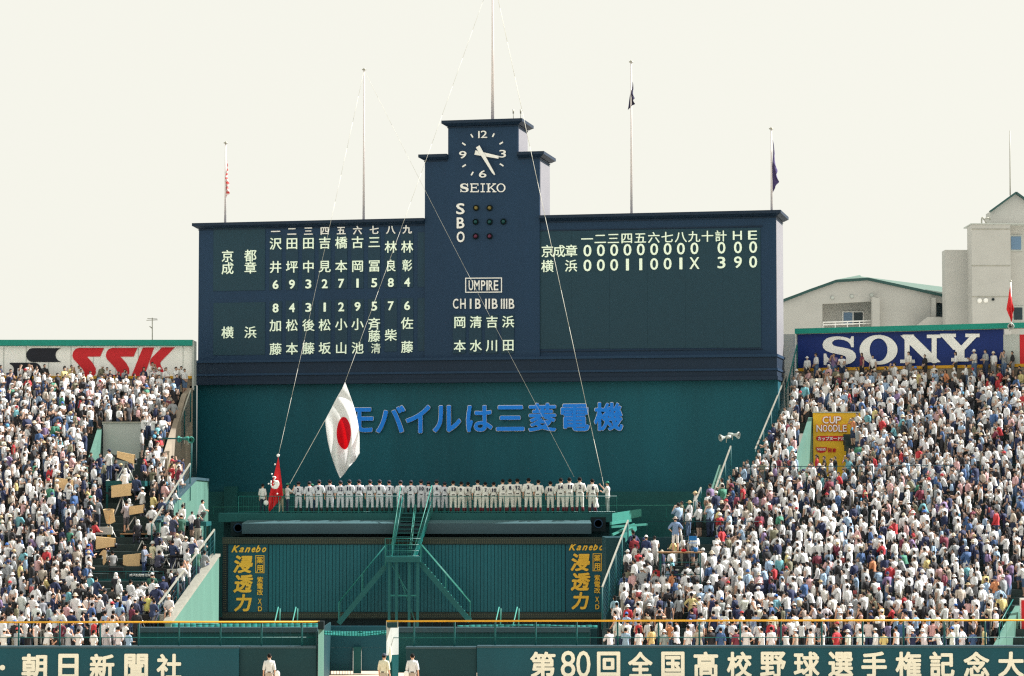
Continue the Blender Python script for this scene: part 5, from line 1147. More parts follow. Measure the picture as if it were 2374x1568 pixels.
# ---- press area on the left
def tripod(c, h, parent, m='alu', spread=.55):
    for a in (90, 210, 330): f = Vector((math.cos(R(a)) * spread, math.sin(R(a)) * spread, -h)); G().tube(c, c + f, .035, .028, 6).build('leg', M[m], parent)
    G().tube(c - Vector((0, 0, h * .5)), c, .04, n=6).build('column', M['blk'], parent)
def shade_cam(X0, Y0, X1, Y1, d, Yf, label, slant=(0, 0, 0, 0)):
    """television camera on a tripod under a tan cardboard sunshade"""
    a, b = P(X0, Y0 + slant[0], d), P(X1, Y0 + slant[1], d); c_, e = P(X1, Y1 + slant[2], d), P(X0, Y1 + slant[3], d); w = .42
    foot = P((X0 + X1) / 2, Yf, d); t = thing('television_camera', label, 'camera', foot, 'shaded cameras in the press area')
    V3 = Vector((0, w, 0)); n = Vector((0, .012, 0))
    G().poly([a, b, c_, e], [], (0, .012, 0)).build('sunshade_side', M['card'], t)
    G().hexa([a, b, b + V3, a + V3], [p + Vector((0, 0, .012)) for p in (a, b, b + V3, a + V3)]).build('sunshade_top', M['card'], t)
    G().poly([p + V3 for p in (a, b, c_, e)], [], (0, .012, 0)).build('sunshade_back', M['card'], t)
    m = (a + b + c_ + e) / 4 + Vector((0, w / 2, -.1)); ax = (b - a).normalized(); L = (b - a).length
    G().beam(m - ax * L * .62, m + ax * L * .3, .22, .26).build('camera_body', M['blk'], t)
    G().tube(m + ax * L * .3, m + ax * L * .62, .11, .13, 14).build('lens', M['blk'], t); G().beam(m - ax * L * .62, m - ax * L * .8 + Vector((0, 0, .1)), .09, .09).build('viewfinder', M['blk'], t)
    top = m - Vector((0, 0, .22)); tripod(top, max(.4, top.z - foot.z), t)
shade_cam(271, 1047, 311, 1076, 143, 1114, 'tan shaded camera tilted down on the top press deck', (0, 8, 0, -15))
shade_cam(127, 1108, 170, 1140, 142.5, 1172, 'tan shaded camera standing alone among the left spectators', (0, 6, 2, -8))
shade_cam(258, 1125, 303, 1152, 141, 1212, 'tan shaded camera just below the top press deck', (2, -4, -3, 2))
shade_cam(291, 1176, 332, 1192, 139, 1234, 'tan shaded camera above the brown board in the press area', (0, -5, -3, 4))
shade_cam(222, 1245, 265, 1270, 136, 1340, 'tan shaded camera at the left edge of the press area', (0, 4, -3, 4))
shade_cam(285, 1287, 324, 1314, 135, 1342, 'tan shaded camera on the middle press deck', (1, -3, 6, -4))
# funnel shaped shade facing the field
t = thing('television_camera', 'camera with a cone shaped tan shade open toward the field in the press area', 'camera', P(253, 1246, 138.5), 'shaded cameras in the press area')
c = P(252, 1186, 138.4); G().tube(c + Vector((0, 0, .1)), c + Vector((.0, .1, -.62)), .30, .14, 14, cap=False).build('sunshade', M['card'], t); G().tube(c + Vector((0, -.02, .07)), c + Vector((0, .05, -.45)), .27, .12, 14).build('opening', M['blk'], t)
G().poly([P(257, 1180, 138.2), P(262, 1180, 138.2), P(267, 1210, 138.2), P(254, 1216, 138.2)], [], (0, .03, 0)).build('flap', M['card'], t); tripod(P(253, 1214, 138.6), .95, t, spread=.6)
t = thing('sun_board', 'tan cardboard cutout like a figure 1 standing in the press area', 'board', P(240, 1311, 135))
G().poly([P(x, y, 135) for x, y in ((229, 1287), (236, 1278), (240, 1275), (246, 1277), (246, 1303), (240, 1311), (238, 1306), (239, 1290), (236, 1287))], [], (0, .04, 0)).build('sheet', M['card'], t)
solo(G().poly([P(x, y, 138.4) for x, y in ((250, 1220), (255, 1224), (257, 1246), (248, 1246))], [], (0, .05, 0)), 'cloth_bag', M['yellow'], 'orange yellow bag hanging under the cone shaded camera', 'bag')
# decks
def deck(X0, X1, Y, d, dep, label, th=.28, m='teal2', legs=True, rail=None):
    a, b = P(X0, Y, d), P(X1, Y, d); t = thing('press_deck', label, 'platform', (a.x, d, a.z - th), 'camera decks in the press area')
    G().box(a.x, b.x, d, d + dep, a.z - th, a.z).build('floor', M[m], t)
    if legs:
        for x in (a.x + .08, b.x - .08):
            for y in (d + .08, d + dep - .08): G().beam((x, y, a.z - th - 1.6), (x, y, a.z - th), .12).build('leg', M['teal2'], t)
        G().beam((a.x + .1, d + .06, a.z - th), (b.x - .1, d + .06, a.z - th - 1.4), .06).build('brace', M['teal2'], t)
    if rail: railing('r', (a.x, d + .05, a.z), (b.x, d + .05, a.z), rail, t, m='teal2', gap=.3)
deck(245, 336, 1115, 142.4, 2.2, 'top green camera deck in the press area')
deck(278, 342, 1237, 138.3, 1.3, 'brown board deck in the press area', .06, 'wood')
deck(350, 478, 1210, 138.8, 2.4, 'wide green deck under the pale green wall', .22)
deck(205, 378, 1345, 133.6, 3.2, 'green press deck with railing and white painted notice', .24, rail=.42)
for k, ch in enumerate('報道関係者席'): put(ch, Plane((0, 133.5, 0)), (300 + k * 9, 1332, 307.5 + k * 9, 1339), M['white'], bpy.data.objects['press_deck.003'], off=.0, name='character') if False else None
t = thing('deck_notice', 'small dark green notice strip with white writing on the press deck railing', 'sign', P(330, 1342, 133.5))
rect(297, 1329.5, 356, 1343, 133.52, .04, 'dgreen2', t, 'strip')
for k, ch in enumerate('神戸新聞社写真部'): put(ch, Plane((0, 133.5, 0)), (300 + k * 7, 1331, 306.2 + k * 7, 1337), M['white'], t, off=.02)
# photographers and crew: X, foot Y, depth, yaw, pose, shirt, trousers, hat, colour, label
crew = [
    (180, 1175, 142.0, -40, 'work', (.70, .52, .46), (.03, .03, .04), 'straw', (.6, .5, .3), 'cameraman in straw hat beside the lone tan shaded camera among the left spectators', 'long'),
    (253, 1114, 143.3, 60, 'work', (.8, .8, .8), (.03, .05, .12), 'cap', (.03, .04, .08), 'cameraman in white shirt, navy trousers and dark cap on the top press deck', 'long'),
    (353, 1332, 135.2, -50, 'work', (.80, .75, .50), (.3, .3, .28), 'bucket', (.8, .8, .78), 'photographer in pale yellow shirt and white hat bent over a grey lens', 'long'),
    (430, 1322, 134.5, -25, 'work', (.82, .82, .84), (.36, .46, .60), 'cap', (.75, .68, .56), 'photographer in white t-shirt and light jeans with beige cap by the long mesh fence', 'long'),
    (445, 1325, 134.2, -35, 'photo', (.05, .07, .16), (.10, .10, .10), 'towel', (.82, .82, .82), 'photographer in navy shirt and white headband behind the long mesh fence', 'shorts'),
    (334, 1340, 134.6, -110, 'work', (.45, .5, .62), (.03, .06, .16), 'hair', None, 'man in striped waistcoat and jeans right of the lowest tan shade', 'long'),
    (204, 1340, 134.0, -50, 'work', (.06, .14, .42), (.22, .22, .14), 'cap', (.04, .14, .45), 'cameraman in blue shirt, blue cap and khaki shorts at the left of the press area', 'shorts'),
    (293, 1236, 139.0, 40, 'work', (.42, .38, .42), (.1, .1, .12), 'hair', None, 'crewman in grey patterned shirt and shorts behind the tan shade on the brown board', 'shorts'),
    (385, 1262, 137.2, -60, 'work', (.80, .80, .80), (.3, .32, .34), 'hair', None, 'man in white shirt leaning over on the level under the wide green deck', 'long'),
    (400, 1270, 136.6, -40, 'photo', (.05, .06, .12), (.2, .1, .1), 'hair', None, 'dark clothed man raising a camera under the wide green deck', 'long'),
    (313, 1432, 128.6, -10, 'sit', (.82, .82, .82), (.08, .08, .1), 'towel', (.82, .82, .82), 'seated man in white t-shirt with white head towel in the lower press seats', 'long'),
    (340, 1436, 128.4, -30, 'sit', (.78, .74, .22), (.08, .08, .1), 'hair', None, 'seated photographer in yellow shirt in the lower press seats', 'long'),
    (240, 1426, 129.2, -50, 'sit', (.04, .05, .08), (.08, .08, .1), 'cap', (.04, .04, .05), 'seated photographer in black with a long white lens, left of the lower press seats', 'long'),
    (392, 1440, 128.4, 175, 'sit', (.80, .80, .80), (.30, .26, .22), 'cap', (.80, .76, .62), 'seated man in white t-shirt and cap behind the mesh fence near the yellow rail', 'shorts'),
    (434, 1376, 131.6, 150, 'photo', (.74, .74, .76), (.08, .08, .1), 'cap', (.3, .3, .3), 'seated man in white shirt raising binoculars beside the sloping pale green wall', 'long'),
    (272, 1446, 127.8, -15, 'sit', (.10, .26, .62), (.1, .1, .1), 'cap', (.66, .64, .54), 'photographer in blue shirt and pale cap with a towel in the lower press seats', 'long'),
    (312, 1448, 127.6, 0, 'sit', (.05, .06, .12), (.1, .1, .1), 'cap', (.7, .7, .7), 'photographer in navy with grey cap, lowest of the press seats', 'long'),
    (462, 1210, 139.6, -70, 'crouch', (.8, .8, .8), (.1, .1, .1), 'hair', None, 'man in white with a camera at the right end of the wide green deck', 'long'),
    (377, 1210, 139.4, 150, 'sit', (.04, .06, .14), (.4, .3, .25), 'hair', None, 'man in navy vest with a white towel sitting on the wide green deck', 'shorts'),
    (208, 1225, 139.5, -60, 'photo', (.04, .07, .07), (.4, .42, .4), 'cap', (.05, .30, .2), 'man in dark shirt and green cap raising binoculars left of the press area', 'long'),
    (262, 1330, 134.9, 20, 'crouch', (.3, .3, .3), (.1, .1, .1), 'hair', None, 'crewman crouching behind the tan figure shaped board', 'long'),
    (300, 1212, 140.6, 30, 'sit', (.72, .72, .72), (.3, .3, .3), 'towel', (.8, .8, .78), 'crewman with a white towel on the head beneath the top press deck', 'long'),
    (330, 1204, 141.0, 60, 'work', (.78, .78, .78), (.1, .1, .15), 'cap', (.8, .8, .78), 'man in white with white cap at the right leg of the top press deck', 'long'),
    (365, 1330, 134.0, -20, 'crouch', (.06, .06, .1), (.1, .1, .1), 'hair', None, 'dark clothed photographer crouching behind a tripod on the middle deck', 'long'),
    (290, 1430, 129.6, -30, 'sit', (.04, .08, .24), (.1, .1, .12), 'hair', None, 'photographer in dark blue seated behind the big white lens', 'long'),
    (258, 1420, 130.0, -30, 'sit', (.06, .06, .06), (.1, .1, .12), 'hair', None, 'photographer in black seated left of the big white lens', 'long'),
    (228, 1440, 128.4, -40, 'sit', (.8, .8, .8), (.1, .1, .12), 'cap', (.8, .8, .8), 'photographer in white and white cap at the left of the lower press seats', 'long'),
]
more = [('black', (.03, .03, .04)), ('navy', (.03, .05, .12)), ('white', (.84, .84, .84)), ('grey', (.3, .32, .34)), ('dark green', (.04, .14, .10)), ('white', (.84, .84, .84))]
for q, (X, Yf, d, ps, wh) in enumerate([(222, 1418, 130.4, 'work', 'in the upper row of the lower press seats, far left'), (268, 1408, 131.0, 'photo', 'upper row of the lower press seats, left of centre'), (300, 1404, 131.2, 'sit', 'on the step under the notice strip'), (352, 1408, 131.0, 'photo', 'under the right end of the notice strip'), (372, 1420, 129.8, 'crouch', 'by the corner post of the long mesh fence'), (255, 1446, 127.6, 'crouch', 'crouching lowest left in the press seats'), (352, 1446, 127.6, 'crouch', 'crouching by the foot of the long mesh fence'), (410, 1400, 130.4, 'sit', 'halfway down behind the long mesh fence'), (420, 1385, 131.2, 'photo', 'behind the long mesh fence above the seated man'), (455, 1350, 132.8, 'photo', 'behind the upper third of the long mesh fence'), (470, 1330, 133.6, 'crouch', 'behind the top end of the long mesh fence'), (318, 1338, 135.4, 'crouch', 'crouching behind the lowest tan shade'), (400, 1330, 134.6, 'work', 'bent over tripods at the middle of the press deck'), (320, 1262, 137.4, 'sit', 'sitting below the brown board'), (348, 1258, 137.6, 'sit', 'sitting right of the brown board'), (420, 1268, 136.8, 'work', 'right of the pair under the wide green deck'), (225, 1228, 139.6, 'work', 'left of the cone shaded camera'), (290, 1160, 141.9, 'work', 'behind the second tan shade from the top'), (315, 1156, 141.9, 'sit', 'beneath the right side of the top press deck'), (236, 1300, 136.4, 'crouch', 'behind the leftmost tan shade')]):
    cn_, cc_ = more[(q * 5 + 1) % 6]; ht_, hc2, hn_ = [('hair', None, 'black hair'), ('cap', (.82, .82, .8), 'white cap'), ('hair', None, 'black hair'), ('towel', (.84, .84, .83), 'white towel')][(q * 3) % 4]
    crew.append((X, Yf, d, -40 + (q * 37) % 70, ps, cc_, (.05, .06, .1), ht_, hc2, 'photographer in %s, %s, %s' % (cn_, hn_, wh), 'long'))
for X, Yf, d, yaw, pose, sh, tr, hat, hc, lab, lg in crew:
    h = 1.7; p = P(X, Yf, d); person(tuple(p), R(yaw), pose, lab, 'photographers and crew in the press area', sh, tr, hat, hc or (.8, .8, .8), legs=lg, height=h, striped=('striped' in lab))
def lens(X, Y, d, yaw, label, m='camg', L=.62, r=.09, h=.9):
    c = P(X, Y, d); v = Vector((math.cos(yaw), -math.sin(yaw) * .6, 0)).normalized(); t = thing('telephoto_lens', label, 'camera', c - Vector((0, 0, h)), 'telephoto lenses on tripods')
    G().tube(c - v * L * .5, c + v * L * .1, r * .62, r * .62, 14).tube(c + v * L * .1, c + v * L * .2, r * .62, r, 14, cap=False).tube(c + v * L * .2, c + v * L * .5, r, r, 14).build('barrel', M[m], t)
    G().tube(c + v * L * .5, c + v * L * .6, r * 1.08, r * 1.08, 14).build('hood', M['blk'], t); G().beam(c - v * L * .75, c - v * L * .5, .14, .13).build('camera_body', M['blk'], t); tripod(c - Vector((0, 0, r)), h - r, t, spread=.38)
lens(384, 1248, 136.2, 0.1, 'large grey telephoto lens pointing right on the middle press level', r=.13, L=.7)
lens(386, 1289, 134.9, .2, 'white telephoto lens below the large grey one', r=.1); lens(304, 1399, 129.3, math.pi + .2, 'long white telephoto lens pointing left in the lower press seats', 'white', .9, .10, .7)
lens(238, 1386, 130, math.pi + .3, 'white telephoto lens pointing left at the left of the lower press seats', 'white', .6, .07, .7); lens(352, 1411, 128.9, 2.2, 'black telephoto lens on a tripod by the yellow shirted photographer', 'blk', .6, .10, .75)
lens(410, 1290, 134.4, -.6, 'black telephoto lens right of the man in pale yellow', 'blk', .6, .10, .95)
for q, (X, Y, d, yw, m_, wh) in enumerate([(262, 1392, 130.6, 2.8, 'blk', 'leftmost in the upper row of the lower press seats'), (345, 1392, 130.6, 2.4, 'camg', 'under the right half of the notice strip'), (425, 1300, 134.2, -.3, 'blk', 'beside the man in light jeans'), (352, 1310, 134.6, .4, 'blk', 'right of the man in the striped waistcoat'), (330, 1250, 137.2, .3, 'blk', 'right end of the brown board'), (405, 1246, 137, .2, 'camg', 'second grey one under the wide green deck'), (290, 1420, 128.6, 2.9, 'blk', 'in front of the long white lens'), (325, 1422, 128.4, 2.5, 'camg', 'between the white towel and the yellow shirt')]):
    lens(X, Y, d, yw, ('black' if m_ == 'blk' else 'pale grey') + ' telephoto lens on a tripod, ' + wh, m_, .5, .075, .85)
for i, (X, Y, d, w) in enumerate(((372, 1330, 133.9, .3), (398, 1330, 133.9, .25), (268, 1330, 134.2, .35), (240, 1240, 138, .45), (330, 1438, 127.8, .3), (365, 1440, 128.2, .35))):
    c = P(X, Y, d); g = G().box(c.x - w, c.x + w, d, d + .3, c.z, c.z + w * .9); solo(g, 'equipment_case', M[('blk', 'camg')[i % 2]], ['black case under the pale yellow photographer', 'grey case behind the long mesh fence', 'black case behind the cutout board', 'grey case beside the cone shaded camera', 'black case on the lowest press row', 'grey case at the foot of the mesh fence'][i], 'case', 'equipment cases', bevel=.03)
# hoop lying against the wall by the deck, folding chair, etc.
c = P(391, 1187, 138.9); g = G(); pts = [c + Vector((.24 * math.cos(t), .06 * math.cos(t), .42 * math.sin(t))) for t in np.linspace(0, 2 * math.pi, 20)]; g.path(pts, .025, 6)
for k in range(0, 20, 3): g.path([c, pts[k]], .006, 4)
solo(g, 'bicycle_wheel', M['blk'], 'dark wire wheel leaning on the pale green wall above the press deck', 'wheel')
t = thing('scaffold_table', 'wooden topped scaffold table carrying a man and a blue chair', 'platform', P(1575, 1330, 131.3))
a, b = P(1527, 1280, 131.2), P(1628, 1280, 131.2); G().box(a.x, b.x, 131.1, 132.4, a.z - .06, a.z).build('table_top', M['wood'], t)
for x in (a.x + .1, b.x - .1):
    for y in (131.2, 132.3): G().beam((x, y, a.z - 1.7), (x, y, a.z - .06), .06).build('leg', M['teal2'], t)
for q in (.5, 1.1): G().beam((a.x + .1, 131.2, a.z - q), (b.x - .1, 131.2, a.z - q), .04).build('brace', M['teal2'], t)
person((P(1566, 1280, 131.7).x, 131.7, a.z), R(5), 'hips', 'stout man in blue t-shirt and white shorts standing on the scaffold table', 'people on the terrace of the right stand', (.20, .30, .50), (.80, .78, .78), 'straw', (.45, .36, .30), legs='shorts', height=1.74)
for X_, sh_, ht_, hc_, lb_ in ((1470, (.40, .05, .07), 'hair', None, 'person in dark red shirt standing against the dark green wall by the advert board'), (1498, (.03, .05, .14), 'cap', (.84, .84, .84), 'person in navy shirt with white stripes and white cap against the dark green wall')):
    person((P(X_, 1296, 134.4).x, 134.4, zrow(.29)), R(-20), 'clasp', lb_, 'people on the terrace of the right stand', sh_, (.03, .04, .08), ht_, hc_ or (.8, .8, .8), height=1.72)
t = thing('folding_chair', 'blue backed folding chair standing on the scaffold table', 'chair', (P(1606, 1280, 131.6).x, 131.6, a.z)); cx = P(1606, 1280, 131.6).x
for s in (-.24, .24): G().tube((cx + s * .9, 131.75, a.z), (cx + s * .8, 131.45, a.z + .78), .014, n=6).build('frame', M['alu'], t); G().tube((cx + s, 131.4, a.z), (cx + s, 131.8, a.z + .45), .014, n=6).build('leg', M['alu'], t)
G().box(cx - .2, cx + .2, 131.42, 131.45, a.z + .56, a.z + .78).build('backrest', M['bluecl'], t); G().box(cx - .21, cx + .21, 131.42, 131.8, a.z + .42, a.z + .45).build('seat', M['bluecl'], t)
solo(G().tube((cx + .12, 131.35, a.z), (cx + .12, 131.35, a.z + .22), .09, .11, 14), 'bucket', M['bluecl'], 'small blue bucket under the folding chair', 'bucket')
solo(G().ball((P(1585, 1280, 131.4).x, 131.4, a.z + .07), (.14, .1, .08), 10, 6), 'red_bag', M['redc'], 'red bag by the feet of the man on the scaffold table', 'bag')
solo(G().tube((P(1583, 1279, 131.6).x, 131.6, a.z), P(1577, 1228, 131.6), .02, n=6).tube((P(1588, 1279, 131.6).x, 131.6, a.z), P(1578, 1228, 131.6), .02, n=6), 'tripod', M['alu'], 'slim closed tripod beside the man on the scaffold table', 'tripod')

# ---- spectators
SHIRTS = [('white', (.88, .88, .89), 54), ('off-white', (.78, .75, .70), 8), ('grey', (.36, .38, .40), 7), ('black', (.02, .02, .025), 12), ('navy', (.02, .03, .09), 11), ('sky-blue', (.34, .48, .66), 6), ('blue', (.06, .13, .30), 3), ('red', (.55, .04, .05), 3.2), ('pink', (.70, .42, .42), 4), ('yellow', (.72, .60, .26), 1.5), ('green', (.06, .24, .16), 1), ('turquoise', (.16, .42, .48), 1), ('maroon', (.22, .04, .07), 2), ('olive', (.22, .21, .14), 2.4), ('orange', (.66, .26, .12), .7), ('purple', (.26, .18, .34), 1.2), ('beige', (.52, .45, .38), 3)]
LEGSC = [('black', (.03, .03, .035), 5), ('navy', (.03, .05, .11), 3), ('jeans', (.10, .17, .30), 3), ('khaki', (.38, .35, .29), 1), ('white', (.72, .71, .68), 1), ('grey', (.25, .25, .26), 1.5)]
HATS = [('hair', None, 'black hair', 70), ('long', None, 'long black hair', 15), ('pony', None, 'ponytail', 5), ('cap', (.82, .82, .80), 'white cap', 5), ('bucket', (.84, .83, .80), 'white sun hat', 6), ('bucket', (.70, .62, .48), 'beige sun hat', 3), ('straw', (.62, .48, .28), 'straw hat', 2.5), ('cap', (.04, .06, .16), 'navy cap', 4), ('cap', (.55, .05, .06), 'red cap', 1.5), ('towel', (.84, .84, .83), 'white head towel', 1.2), ('cap', (.06, .18, .55), 'blue cap', 1.5)]
def pick(l): return random.choices(l, weights=[q[-1] for q in l])[0]
def in_press(X, t):
    if t < .10: return X > 318
    if X > 500: return True
    if t < .47:
        if X < 218: return False
        if (X > 352 or t < .17) and random.random() < .45: return False      # crew between the decks
        return True
    if t < .56: return 238 < X < 345
    return False
people = []
for side in (-1, 1):
    for i in range(NR):
        t = i / (NR - 1); z = zrow(t, side); x = -36.0 if side < 0 else interp(t, XBR) + .3
        xend = interp(t, XBL) - .3 if side < 0 else 41; sp = .485 if i else .54
        x += random.uniform(0, .4)
        while x < xend:
            xx = x + random.uniform(-.09, .09); y = yrow(xx, t, side) + random.uniform(-.12, .12); X, Yh = proj((xx, y, z + 1.6)); _, Yf = proj((xx, y, z)); x += sp * random.uniform(.9, 1.25)
            if X < -220 or X > 2620: continue
            if side < 0:
                if in_press(X, t): continue
                if t > .999 and random.random() < .35: continue
                if .60 < t < .785 and 202 < X < 328: continue
                if y < 151.2 and 236 < X < 322 and 968 < Yh < 1066: continue
                if y < 151.2 and 200 < X < 240 and t > .6 and Yh > 985 + (236 - X) * 2.4 - 25 and Yh < 1085: continue
            else:
                if .625 < t < .815 and 1846 < X < 1975: continue
                if y < 151.5 and 1872 < X < 1962 and 950 < Yh < 1050: continue
                if y < 151.5 and 1846 < X <= 1876 and 960 + (1884 - X) * 2.2 < Yh + 20 and Yh < 1078: continue
                if .30 < t < .385 and X < 1665: continue
                if .20 < t <= .31 and 1520 < X < 1640 and random.random() < .55: continue
                if y < 131 and X > 2312 + (1493 - Yf) * .45: continue
                if t > .999 and random.random() < .45: continue
            if random.random() < .035: continue
            F_ = Vector((-3, 150 if t < .5 else 143)); a = math.atan2(F_.y - y, F_.x - xx); yaw = a - math.pi / 2 + random.gauss(0, .38)
            people.append([side, i, xx, y, z, yaw, X, Yh])
print('spectators', len(people))
n_other = len([o for o in bpy.data.objects if o.get('category') == 'person'])
vis = [p for p in people if 4 < p[6] < 2370]
vis.sort(key=lambda p: (p[1], p[0], p[6])); nind = max(0, 300 - n_other); ind = vis[:nind]; ids = {id(p) for p in ind}
ind.sort(key=lambda p: (p[0], p[1], p[6]))
POSES = ['stand', 'fold', 'clasp', 'shade', 'photo', 'hips', 'behind', 'lean', 'clasp', 'stand', 'work']
# clothes read off the photograph for the front rows of the right stand: (x, colour, headwear, pose)
fixed = {0: [(1402, 'white', 0, 'lean'), (1470, 'black', 0, 'fold'), (1488, 'white', 1, 'stand'), (1513, 'yellow', 1, 'clasp'), (1540, 'grey', 4, 'stand'), (1590, 'white', 0, 'stand'), (1640, 'white', 0, 'stand'), (1655, 'black', 5, 'clasp'), (1680, 'blue', 0, 'stand'), (1700, 'maroon', 0, 'stand'), (1750, 'grey', 6, 'lean'), (1800, 'white', 0, 'stand'), (1845, 'beige', 4, 'stand'), (1862, 'orange', 8, 'stand'), (1893, 'white', 0, 'stand'), (1930, 'red', 0, 'hips'), (1968, 'off-white', 4, 'stand'), (2010, 'white', 0, 'stand'), (2035, 'white', 3, 'stand'), (2085, 'white', 0, 'stand'), (2118, 'navy', 4, 'hips'), (2160, 'pink', 1, 'lean'), (2190, 'white', 1, 'lean'), (2230, 'white', 0, 'hips'), (2268, 'blue', 0, 'clasp'), (2290, 'yellow', 1, 'stand')]}
used = set(); cnt = {}
ordn = lambda n: '%d%s' % (n, 'th' if 10 < n % 100 < 14 else {1: 'st', 2: 'nd', 3: 'rd'}.get(n % 10, 'th'))
rowname = ['front', 'second', 'third', 'fourth', 'fifth', 'sixth', 'seventh', 'eighth', 'ninth', 'tenth', 'eleventh', 'twelfth']
attr = {}
for p in people:
    sh = pick(SHIRTS); lg = pick(LEGSC); ht = pick(HATS); ps = random.choice(POSES); fem = ht[0] in ('long', 'pony') or random.random() < .2
    attr[id(p)] = [sh, lg, ht, ps, fem]
for p in ind:
    side, i, x, y, z, yaw, X, Yh = p; sh, lg, ht, ps, fem = attr[id(p)]
    if side > 0 and i == 0:
        near = min(fixed[0], key=lambda q: abs(q[0] - X))
        if abs(near[0] - X) < 16 and near[0] not in used:
            used.add(near[0]); sh = next(s for s in SHIRTS if s[0] == near[1]); ht = HATS[near[2]]; ps = near[3]; fem = ht[0] == 'long'; attr[id(p)] = [sh, lg, ht, ps, fem]
    cnt[(side, i)] = cnt.get((side, i), 0) + 1; sleeve = random.choices(['short', 'none', 'long'], [8, 2, 1])[0]; st_ = sh[0] in ('white', 'sky-blue') and random.random() < .08
    lab = '%s in %s%s, %s, %s from left, %s row, %s stand' % ('woman' if ht[0] in ('long', 'pony') else 'spectator', 'striped ' if st_ else '', {'none': sh[0] + ' vest', 'short': sh[0] + ' shirt', 'long': 'long ' + sh[0] + ' shirt'}[sleeve], ht[2], ordn(cnt[(side, i)]), rowname[i], 'left' if side < 0 else 'right')
    v = lambda c: tuple(max(0, min(.86, q * random.uniform(.9, 1.08))) for q in c)
    person((x, y, z), yaw, ps, lab, 'spectators standing in the front rows of the stands', v(sh[1]), v(lg[1]), ht[0], ht[1] or (.8, .8, .8), sleeve, random.choice(['long', 'long', 'shorts']), random.gauss(1.63, .07), fem, striped=st_)
# the rest of the crowd: one mass
def proto(pose, female, hat, sleeve, legs):
    vs, nr, fs, rg, J = fig(pose, 0, female, False); lay = np.zeros(len(vs), int)
    isr = lambda *n: np.isin(rg, [SEG.index(q) for q in n])
    lay[isr('torso')] = 1; lay[isr('pelvis', 'thigh')] = 2
    if sleeve != 'none': lay[isr('uarm')] = 1
    if sleeve == 'long': lay[isr('farm')] = 1
    if legs != 'shorts': lay[isr('shin')] = 2
    lay[isr('foot')] = 4; v2 = vs + nr * np.where((lay == 1) | (lay == 2), .022, .008)[:, None]
    tri, col = [], []
    hd = isr('head'); hc_ = Vector(J['hd2'])
    for f in fs:
        if all(hd[i] for i in f): continue
        l = [lay[i] for i in f]; c = 1 if l.count(1) >= 2 else max(set(l), key=l.count)
        tri.append((f[0], f[1], f[2])); col.append(c)
        if len(f) == 4: tri.append((f[0], f[2], f[3])); col.append(c)
    o = len(v2); g = G().ball(hc_ - Vector((0, -.004, .045)), (.076, .092, .118), 8, 7); v2 = np.vstack([v2, [tuple(v) for v in g.v]])
    for f in g.f:
        for k in range(1, len(f) - 1): tri.append((f[0] + o, f[k] + o, f[k + 1] + o)); col.append(0)
    g = hat_geo(hat, J, 0); o = len(v2); hv = np.array([tuple(v) for v in g.v]); isH = 3
    if hat not in ('hair', 'long', 'pony'):
        u = hat_geo('hair', J, 0); o2 = o; v2 = np.vstack([v2, [tuple(hc_ + (v - hc_) * .96) for v in u.v]]); o = len(v2)
        for f in u.f:
            for k in range(1, len(f) - 1): tri.append((f[0] + o2, f[k] + o2, f[k + 1] + o2)); col.append(5)
    for f in g.f:
        for k in range(1, len(f) - 1): tri.append((f[0] + o, f[k] + o, f[k + 1] + o)); col.append(isH)
    return np.vstack([v2, hv]), np.array(tri), np.array(col)
cache = {}
VV, TT, CC, off = [], [], [], 0
SK = [(.54, .35, .26), (.60, .41, .32), (.45, .28, .20)]
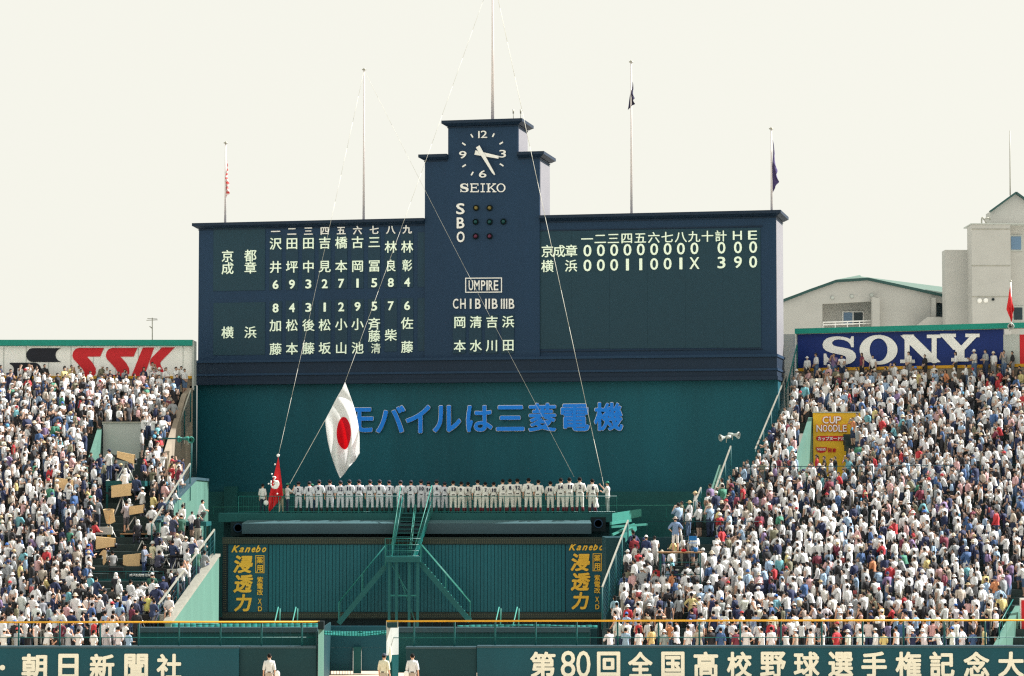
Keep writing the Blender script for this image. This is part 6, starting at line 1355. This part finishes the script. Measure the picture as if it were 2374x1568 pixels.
for p in people:
    if id(p) in ids: continue
    side, i, x, y, z, yaw, X, Yh = p; sh, lg, ht, ps, fem = attr[id(p)]
    k = (ps, fem, ht[0], random.choices(['short', 'none', 'long'], [8, 2, 1])[0], random.choice(['long', 'shorts']))
    if k not in cache: cache[k] = proto(*k)
    v, t_, c_ = cache[k]; s = random.gauss(1.63, .09) / 1.785 * (.82 if random.random() < .06 else 1); ca, sa = math.cos(yaw), math.sin(yaw)
    w = random.uniform(.86, 1.04) * s; xy = v[:, :2] * w
    VV.append(np.stack([xy[:, 0] * ca - xy[:, 1] * sa + x, xy[:, 0] * sa + xy[:, 1] * ca + y, v[:, 2] * s + z], 1)); TT.append(t_ + off); off += len(v)
    extra = random.random(); AC = None
    if extra < .22:
        g = G(); hy = .16
        if extra < .10: g.ball((0, .0, 1.47), (.15, .10, .05), 8, 4)
        elif extra < .15: g.tube((.16, .30, 1.32), (.17, .32, 1.33), .13, .13, 10)
        elif extra < .19: g.box(-.13, .13, -.26, -.12, 1.08, 1.40)
        else: g.box(-.30, -.18, -.06, .14, .92, 1.12)
        av = np.array([tuple(q) for q in g.v]); at_ = np.array([(f[0], f[k2], f[k2 + 1]) for f in g.f for k2 in range(1, len(f) - 1)])
        xa = av[:, :2] * w; VV.append(np.stack([xa[:, 0] * ca - xa[:, 1] * sa + x, xa[:, 0] * sa + xa[:, 1] * ca + y, av[:, 2] * s + z], 1)); TT.append(at_ + off); off += len(av)
        AC = (np.array(random.choice([(.85, .85, .85), (.85, .85, .85), (.8, .78, .7), (.10, .35, .55), (.75, .3, .35)]) if extra < .15 else random.choice([(.04, .05, .10), (.03, .03, .03), (.4, .1, .1), (.5, .42, .3)])), len(at_))
    j = lambda c: np.clip(np.array(c) * random.uniform(.88, 1.1), 0, .86)
    pal = np.array([j(random.choice(SK)), j(sh[1]), j(lg[1]), (j(ht[1]) if ht[1] else np.array((.012, .01, .01))), (.05, .05, .05), (.012, .010, .010)]); CC.append(pal[c_])
    if AC: CC.append(np.tile(AC[0], (AC[1], 1)))
VV = np.vstack(VV); TT = np.vstack(TT); CC = np.vstack(CC)
me = bpy.data.meshes.new('crowd'); me.vertices.add(len(VV)); me.vertices.foreach_set('co', VV.ravel()); n3 = len(TT) * 3
me.loops.add(n3); me.loops.foreach_set('vertex_index', TT.ravel().astype(np.int32)); me.polygons.add(len(TT)); me.polygons.foreach_set('loop_start', np.arange(0, n3, 3, dtype=np.int32)); me.polygons.foreach_set('loop_total', np.full(len(TT), 3, dtype=np.int32))
me.update(); me.polygons.foreach_set('use_smooth', [True] * len(TT))
at = me.attributes.new('Col', 'FLOAT_COLOR', 'CORNER'); at.data.foreach_set('color', np.repeat(np.hstack([CC, np.ones((len(CC), 1))]), 3, axis=0).ravel().astype(np.float32))
me.materials.append(M['crowd']); me.validate(); o = bpy.data.objects.new('crowd', me); COL.objects.link(o); tag(o, 'dense summer crowd filling both stands behind the front rows', 'crowd', None, 'stuff')
print('crowd tris', len(TT), 'objects', len(bpy.data.objects))
